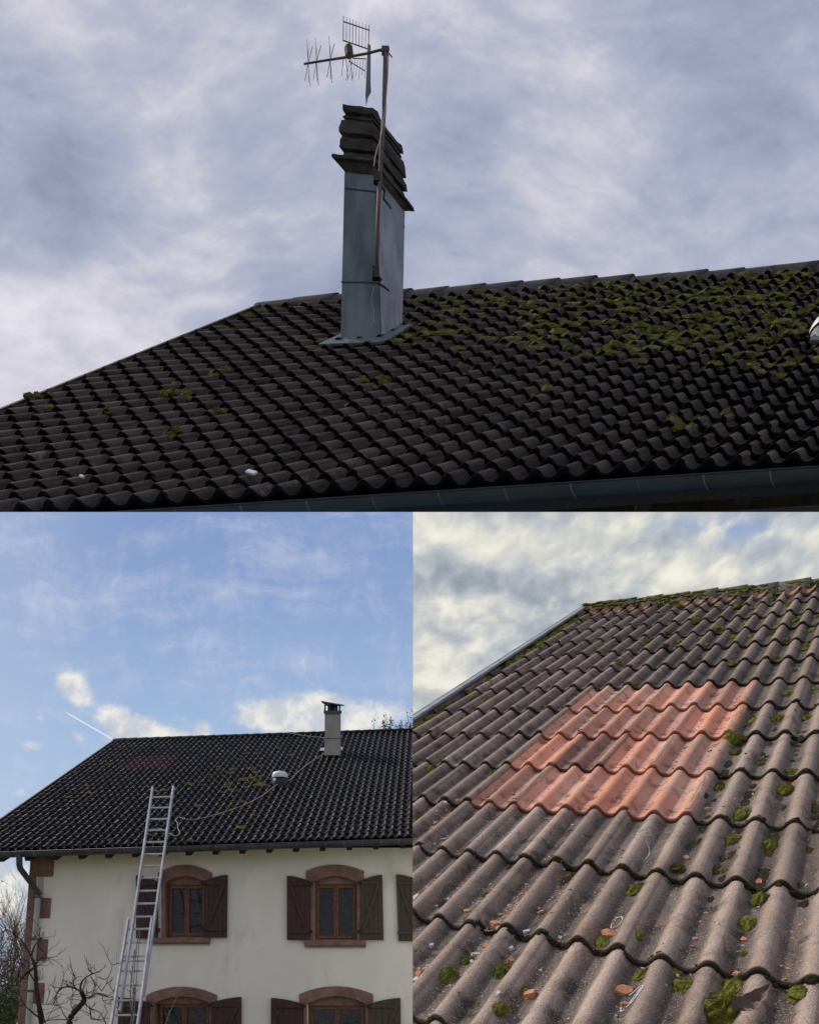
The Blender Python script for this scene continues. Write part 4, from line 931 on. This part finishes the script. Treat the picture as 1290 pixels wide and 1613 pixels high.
# white strings / chalky loops
def string(pts, r, lab, nm='string'):
    P = [FR.P(u, v, hR(u, v) + .012) for u, v in pts]; mb = MB(); mb.tube(smooth_path(P, 5), r, 6); o = mb.build(nm, m_chip, None, True); tag(o, lab, 'string', 'white strings on the close roof'); close_objs.append(o)
string([(3.50, 4.36), (3.56, 4.33), (3.61, 4.37), (3.57, 4.44), (3.49, 4.46), (3.45, 4.42), (3.50, 4.36)], .0032, 'small closed white string loop below the orange patch')
string([(3.60, 4.50), (3.68, 4.56), (3.72, 4.66), (3.70, 4.76)], .003, 'short curved white string under the small closed loop')
string([(3.72, 5.62), (3.78, 5.56), (3.83, 5.6), (3.82, 5.68), (3.75, 5.72), (3.73, 5.66)], .0026, 'thin white string curl above the long brown orange shard')
string([(4.30, 6.34), (4.40, 6.29), (4.44, 6.33), (4.40, 6.40), (4.35, 6.44), (4.37, 6.36), (4.42, 6.32), (4.38, 6.42), (4.32, 6.46)], .0026, 'tangled white string loop beside the biggest squarish shard')
string([(4.27, 6.46), (4.29, 6.50), (4.31, 6.48)], .0028, 'tiny white string end near the bottom edge')

# the close roof ends at the left limit of its view
pn = Vector((1, -SEAM, 0)).normalized()
for o in close_objs:
    if o.type != 'MESH': continue
    org = WORG.get(o.name, Vector()); bm = bmesh.new(); bm.from_mesh(o.data)
    if any((v.co + org).dot(pn) < 0 for v in bm.verts):
        bmesh.ops.bisect_plane(bm, geom=list(bm.verts) + list(bm.edges) + list(bm.faces), plane_co=-org, plane_no=pn, clear_inner=True)
        bm.to_mesh(o.data)
        if len(bm.verts) == 0: bpy.data.objects.remove(o); bm.free(); continue
    bm.free()

# ================================================================== 3. DARK MOSSY ROOF (upper view)
S3 = FT.S / .3
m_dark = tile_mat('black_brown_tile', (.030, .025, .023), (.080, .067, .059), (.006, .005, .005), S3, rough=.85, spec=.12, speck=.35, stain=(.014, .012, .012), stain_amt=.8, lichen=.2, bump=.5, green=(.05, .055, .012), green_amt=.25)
m_capd = tile_mat('grey_ridge_tile', (.05, .043, .043), (.10, .085, .08), (.03, .025, .025), S3, rough=.85, speck=.3, stain_amt=.6, lichen=.2, bump=.6)
m_moss3 = moss_mat('old_green_moss', (.05, .05, .014), (.115, .115, .026), (.22, .205, .05), S3 * .5)
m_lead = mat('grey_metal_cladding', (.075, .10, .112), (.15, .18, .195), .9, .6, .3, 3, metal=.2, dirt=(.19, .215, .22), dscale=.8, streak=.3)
m_lead2 = mat('pale_side_cladding', (.2, .21, .25), (.33, .34, .39), .9, .6, .3, 3, metal=.1, dirt=(.12, .14, .155), dscale=.8, streak=.3)  # right side sheet, paler than the front cladding
m_stone = mat('mossy_dark_stone', (.022, .02, .018), (.06, .054, .047), .9, .95, .9, 5)
m_gut3 = mat('dark_green_gutter', (.011, .018, .018), (.02, .03, .03), .6, .6, .05, 4)
m_brk = mat('worn_bracket', (.03, .045, .055), (.07, .09, .105), .5, .6, 0)
m_wall3 = mat('dark_beige_wall', (.10, .09, .075), (.14, .125, .1), .3, .9, .2, 3)  # dark beige tone over the whole wall under the eave
m_rust = mat('rusty_mast', (.09, .06, .06), (.15, .1, .095), 2, .7, .3, 10, metal=.2)
hs = empty('old_house', FT.P(8, 28) * 1.0); tag(hs, 'long dark wavy tile roof with thick moss, gutter and metal-clad chimney of an old house', 'house')
froof = tiles(MB(), FT, range(0, 24), range(0, 28), .16, .11, 14, 2, .035, (.7, 1.3), umin=0.).build('roof', m_dark, hs, smooth=True)
ridge_caps(FT, -.1, 21, 1.02, 0., .36, m_capd, froof, zoff=.05, jag=.03)
rear_slope(FT, 0, 24, 0, 20, m_dark, hs)
mb = MB(); mb.prism([FT.P(-.1, 0, .2), FT.P(.0, 0, .2), FT.P(.0, 28, .2), FT.P(-.1, 28, .2)], -FT.n * .5); mb.build('verge_trim', m_raf, hs)
mb = MB(); mb.prism([FT.P(.05, .2, -.15), FT.P(24, .2, -.15), FT.P(24, 27.7, -.15), FT.P(.05, 27.7, -.15)], -FT.n * .3); mb.build('roof_boarding', m_raf, hs)
gutter(FT, 0, 24, 28.2, .44, -.02, m_gut3, hs, 1.15, .35, bm=m_brk)
# light bracket heads
# wall and rafter ends under the eave
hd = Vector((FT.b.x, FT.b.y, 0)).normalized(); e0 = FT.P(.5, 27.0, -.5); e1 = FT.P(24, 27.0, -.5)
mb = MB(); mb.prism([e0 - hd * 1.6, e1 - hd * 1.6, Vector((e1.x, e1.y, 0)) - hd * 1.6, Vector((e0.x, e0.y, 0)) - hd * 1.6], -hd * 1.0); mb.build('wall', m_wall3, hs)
for px, py in ((850, 796), (1014, 789), (1176, 776), (1340, 765)):
    d = (e0 - hd * 1.2).y + (e1.y - e0.y) * ((px / F * 36) / 60)
    uu = None
    best = min(((abs((lambda q: (q.x / q.y * F + CX))(e0.lerp(e1, k / 400)) - px), k) for k in range(401)))
    c = e0.lerp(e1, best[1] / 400); c = at(px, py, c.y + .6)
    mb = MB(); mb.obox(c, (.3, 0, 0), Vector((0, .5, 0)), (0, 0, .24)); mb.build('rafter_end', m_raf, hs)

# chimney
U = 1.
def onroof(px, py):                        # point of the roof plane seen in this direction
    o_ = Vector((0, 0, CAM)); d = Vector(((px - CX) / F, 1, (CY - py) / F)); t = (FT.P(0, 0) - o_).dot(FT.nn) / d.dot(FT.nn); return o_ + d * t
N0, F0, B0 = onroof(600, 556), onroof(536, 558), onroof(631, 534)
Nt, Ft, Bt = at(590, 262, N0.y), at(543, 257, F0.y), at(635, 318, B0.y)
base = [F0, N0, B0, F0 + (B0 - N0)]; top = [Ft, Nt, Bt, Ft + (Bt - Nt)]
def ring(h, e=0., jit=0.):
    q = [base[i].lerp(top[i], h) if h < .8 else top[i] + (Nt - N0) * (h - 1) for i in range(4)]; c = sum(q, Vector()) / 4
    return [c + (p_ - c) * (1 + e) + Vector((rnd.uniform(-jit, jit), rnd.uniform(-jit, jit), rnd.uniform(-jit, jit))) for p_ in q]
def ringbox(h0, h1, e0_, e1_, nm, m, par, jit=0., bev=0.):
    mb = MB(); mb.hexa(ring(h0, e0_, jit) + ring(h1, e1_, jit)); return mb.build(nm, m, par, bevel=bev)
def rugged(h0, h1, e0_, e1_, nm, m, par, amp):
    mb = MB(); a, b_ = ring(h0, e0_), ring(h1, e1_); n = 7; sd_ = rnd.random() * 50; lv = 4; rows = []
    for k in range(lv):
        t = k / (lv - 1); ins = .0 if 0 < k < lv - 1 else .012; c = sum(a, Vector()) / 4
        row = []
        for i in range(4):
            for q in range(n):
                p0 = a[i].lerp(a[(i + 1) % 4], q / n); p1 = b_[i].lerp(b_[(i + 1) % 4], q / n); p_ = p0.lerp(p1, t)
                cc_ = (sum(a, Vector()) / 4).lerp(sum(b_, Vector()) / 4, t)
                p_ = cc_ + (p_ - cc_) * (1 - ins)
                row.append(p_ + amp * Vector((noise.noise(p_ * 1.9 + Vector((sd_, 0, 0))), noise.noise(p_ * 1.9 + Vector((0, sd_, 0))), .35 * noise.noise(p_ * 1.9 + Vector((0, 0, sd_))))))
        rows.append(row)
    W = 4 * n
    for r_ in rows: mb.v += r_
    for k in range(lv - 1):
        for q in range(W): mb.f.append((k * W + q, k * W + (q + 1) % W, (k + 1) * W + (q + 1) % W, (k + 1) * W + q))
    mb.f.append(tuple(range(W))[::-1]); mb.f.append(tuple((lv - 1) * W + q for q in range(W)))
    return mb.build(nm, m, par)
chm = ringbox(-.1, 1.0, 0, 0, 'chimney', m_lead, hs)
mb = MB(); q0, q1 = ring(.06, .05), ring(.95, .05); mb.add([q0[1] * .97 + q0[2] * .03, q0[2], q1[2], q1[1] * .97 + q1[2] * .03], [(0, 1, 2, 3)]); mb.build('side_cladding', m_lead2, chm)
for h in (.045, .375, .86): ringbox(h, h + .008, .03, .03, 'cladding_seam', m_gut3, chm)
# corbelled slab and rough courses
rugged(.955, .99, .04, .3, 'corbel', m_stone, chm, .08); rugged(.99, 1.012, .44, .4, 'cap_slab', m_stone, chm, .1)
hh = 1.012
for dh, e in ((.058, .1), (.083, .14), (.095, .13), (.03, -.02)):
    rugged(hh, hh + dh * .8, e + .05, e - .05, 'stone_course', m_stone, chm, .1); ringbox(hh + dh * .78, hh + dh, e - .2, e - .2, 'mortar_joint', m_raf, chm); hh += dh
rugged(hh, hh + .038, .06, .02, 'top_stone', m_stone, chm, .13)
# skirt flashing
fa, fb = FT.a.normalized(), FT.b.normalized()
mb = MB(); sk = [F0 - fa * 1.1 + fb * .3, N0 + fa * .2 + fb * .45, N0 + fa * .5 - fb * .1, B0 + fa * .5 - fb * .5, F0 + (B0 - N0) - fa * .5 - fb * .4]
mb.prism([p_ + FT.n * .2 for p_ in sk], FT.n * .05); fl_ = mb.build('flashing', m_lead, chm)
# antenna: mast, boom, directors, reflector grids
dA = N0.y - 1.1
m_ant = mat('weathered_antenna_metal', (.12, .10, .11), (.2, .17, .18), 3, .6, .1, 20, metal=.4)
ant = empty('tv_antenna', at(593, 430, dA)); tag(ant, 'rusty television antenna on a mast strapped to the metal-clad chimney', 'antenna')
def A(px, py, dd=0.): return at(px, py, dA + dd)
k1 = dA / F
mb = MB(); mb.tube([A(607.4, 76), A(605, 172), A(599.5, 262), A(596, 330), A(593, 424)], 3.6 * k1, 12, 2.9 * k1); mast = mb.build('mast', m_rust, ant, True)
mb = MB(); mb.tube([A(613.5, 76), A(597, 78.5), A(580, 83), A(551, 88.5), A(515, 94), A(478.5, 100)], 1.9 * k1, 8, 1.4 * k1); boom = mb.build('boom', m_rust, ant, True)
mb = MB(); mb.obox(A(607, 79), (6 * k1, 0, 0), (0, 4 * k1, 0), (0, 0, 4 * k1)); mb.tube([A(612, 82), A(618, 90)], 1 * k1, 6); mb.build('mast_clamp', m_rust, ant, bevel=.05)
mb = MB(); mb.obox(A(549.5, 80), (6.5 * k1, 0, 1 * k1), (0, 5 * k1, 0), (-1.2 * k1, 0, 10.5 * k1)); mb.build('dipole_box', m_rust, ant, bevel=.15)
for x, y in ((485.3, 98.5), (498.5, 96.5), (520, 93.2)):
    mb = MB()
    for a_, b_ in (((-2, -37, 1), (1, 30, -1)), ((7, -26, -1), (-5, 28, 1)), ((0, -22, 2), (3, 36, -2))):
        mb.tube([A(x + a_[0], y + a_[1], a_[2] * .5), A(x, y), A(x + b_[0], y + b_[1], b_[2] * .5)], .55 * k1, 6)
    mb.build('director', m_ant, ant)
mb = MB()
for x0, x1, y1 in ((541, 538, 118), (545, 548, 124), (552, 555, 126)): mb.tube([A(x0, 90), A(x1, y1)], .6 * k1, 6)
mb.build('dipole', m_ant, ant)
mb = MB()                                  # upper reflector grid
for i in range(9):
    t = i / 8; x = 541 + 40 * t; mb.tube([A(x, 25 + 14 * t, -1 + 2 * t), A(x - .5, 64 + 15 * t, -1 + 2 * t)], (.75 if i in (0, 8) else .5) * k1, 6)
for yy in (8, 38): mb.tube([A(541, 25 + yy, -1), A(582, 39 + yy, 1)], .8 * k1, 6)
mb.build('upper_reflector', m_ant, ant)
mb = MB()
for i in range(7):
    t = i / 6; mb.tube([A(551 + 25 * t, 93 + 2 * t), A(545 + 30 * t, 126 - 4 * t - (i % 2) * 5)], .45 * k1, 6)
mb.tube([A(549, 95), A(575, 111)], .7 * k1, 6); mb.tube([A(555, 91), A(577, 92)], .7 * k1, 6)
mb.build('lower_reflector', m_ant, ant)
mb = MB(); mb.prism([A(579, 68, 0), A(584, 70, .5), A(583.5, 130, .5), A(584.5, 140, .5), A(579, 150, .3), A(576.5, 163, 0), A(575.5, 150, 0), A(577, 120, 0)], (0, .15, 0)); mb.build('reflector_plate', m_lead, ant)
# clamps
for pts in ([(590, 266), (594, 280), (590, 288), (600, 292), (606, 300), (604, 312), (612, 322), (616, 328)], [(588, 420), (592, 432), (600, 440), (596, 446), (606, 452), (613, 458)]):
    mb = MB(); mb.tube([A(x, y, .2) for x, y in pts], 3. * k1, 7, 1.2 * k1); mb.obox(A(pts[1][0], pts[1][1]), (5.5 * k1, 0, 0), (0, 4 * k1, 0), (0, 0, 7 * k1)); mb.build('strap', m_black, ant)
m_pc = mat('pale_antenna_cable', (.22, .2, .19), (.32, .29, .27), 3, .7, 0)
mb = MB(); mb.tube(smooth_path([A(612, 82, -.3), A(611, 110, -.3), A(609, 140, -.3), A(605.5, 180, -.3), A(600, 215, -.3), A(592, 242, -.3), A(588.8, 262, -.3)]), .9 * k1, 6); mb.build('antenna_cable', m_pc, ant, True)
mb = MB(); mb.tube(smooth_path([A(590, 450, .6), A(585, 470, .6), A(588, 490, .6), A(589.5, 510, .6)]), .8 * k1, 6); mb.build('loose_cable', m_pc, ant, True)
# roof vent at the right limit
pv = onroof(1305, 556); k3 = pv.y / F
mb = MB(); mb.lathe(pv - Vector((0, 0, .2)), (0, 0, 1), [(28 * k3, 0), (27 * k3, 8 * k3), (26 * k3, 40 * k3)], 24); vt = mb.build('roof_vent', m_lead, hs, smooth=True)
mb = MB(); mb.lathe(pv + Vector((0, 0, 36 * k3)), (0, 0, 1), [(28 * k3, 0), (27 * k3, 6 * k3), (22 * k3, 14 * k3), (12 * k3, 20 * k3), (1 * k3, 22 * k3)], 24); mb.build('vent_cap', m_white, vt, smooth=True)
mb = MB(); mb.prism([onroof(1268, 562) + FT.n * .25, onroof(1345, 562) + FT.n * .25, onroof(1350, 545) + FT.n * .25, onroof(1280, 545) + FT.n * .25], FT.n * .05); mb.build('flashing', m_lead, vt)
# moss
def hT(u, v):
    return prof(u, .16) + .11 * .95 * (v - math.floor(v))
mb = MB()
big = [(16.32, 23.38, 2.0), (16.2, 11.52, 1.8), (16.93, 15.94, 2), (15.6, 10.18, 1.5), (12.21, 10.28, 1.5), (13.16, 10.7, 1.7), (11.35, 12.32, 1.4), (12.29, 12.55, 1.5), (13.81, 8.81, 1.8), (15.07, 11.54, 1.9), (12.21, 18.68, 1), (7.76, 15.34, 1.5), (9.69, 14.45, 1), (3.82, 15.88, 1.6), (2.86, 17.76, 1.1), (2.86, 13.97, 1), (5.48, 21.11, .8), (5.68, 18.54, 1), (3.31, 12.38, .9), (.22, 15.03, 1.2), (.3, 2, 1), (.5, 1, 1)]
for u, v, s in big:
    if s:
        for _k in range(int(5 * s) + 2):
            uu, vv = u + rnd.gauss(0, .12 * s), v + rnd.gauss(0, .22 * s); cushion(mb, FT.P(uu, vv, hT(uu, vv) - .02), FT.nn, .26 * rnd.uniform(.6, 1.2), .24, 60, FT.a, 1.2, .2)
for _ in range(9000):
    u = rnd.uniform(.3, 21); v = rnd.uniform(.3, 19)
    w_ = max(0, min(1, (u - 3.5) / 4)) * max(0, 1 - (v / (8 + u * .6)) ** 2) + .006
    w_ *= max(0, .2 + 1.7 * (noise.noise(Vector((u * .8, v * .45, 3))) + .3))
    if rnd.random() > w_ * 2.6: continue
    if rnd.random() < .6: u = round(u * 2) / 2 + .25 + rnd.gauss(0, .08)
    s = rnd.uniform(.35, 1.1)
    cushion(mb, FT.P(u, v, hT(u, v) - .02), FT.nn, .33 * s * s + .04, .17 * s, 22, FT.a, rnd.uniform(1, 2.2), .22)
for _ in range(25):
    v = rnd.uniform(.5, 27); cushion(mb, FT.P(.3 + rnd.gauss(0, .15), v, .06), FT.nn, .45, .25, 30, FT.b, 1.6)
tag(mb.build('moss', m_moss3), 'thick green moss scattered over the upper dark roof', 'moss', kind='stuff')
for u, v, lab in ((9.13, 26.7, 'white scrap lying on the dark roof near its gutter'), (5.81, 26.0, 'small pale chip on the dark roof close to the lower left')):
    c = FT.P(u * U, v, .3); mb = MB(); k_ = 1. if u > 8 else .5; mb.obox(c, (FT.a * .13 + FT.b * .15) * k_, FT.b * .1 * k_, FT.n * .02); tag(mb.build('pale_scrap', m_white, bevel=.02), lab, 'scrap')
print('objects', len(bpy.data.objects))
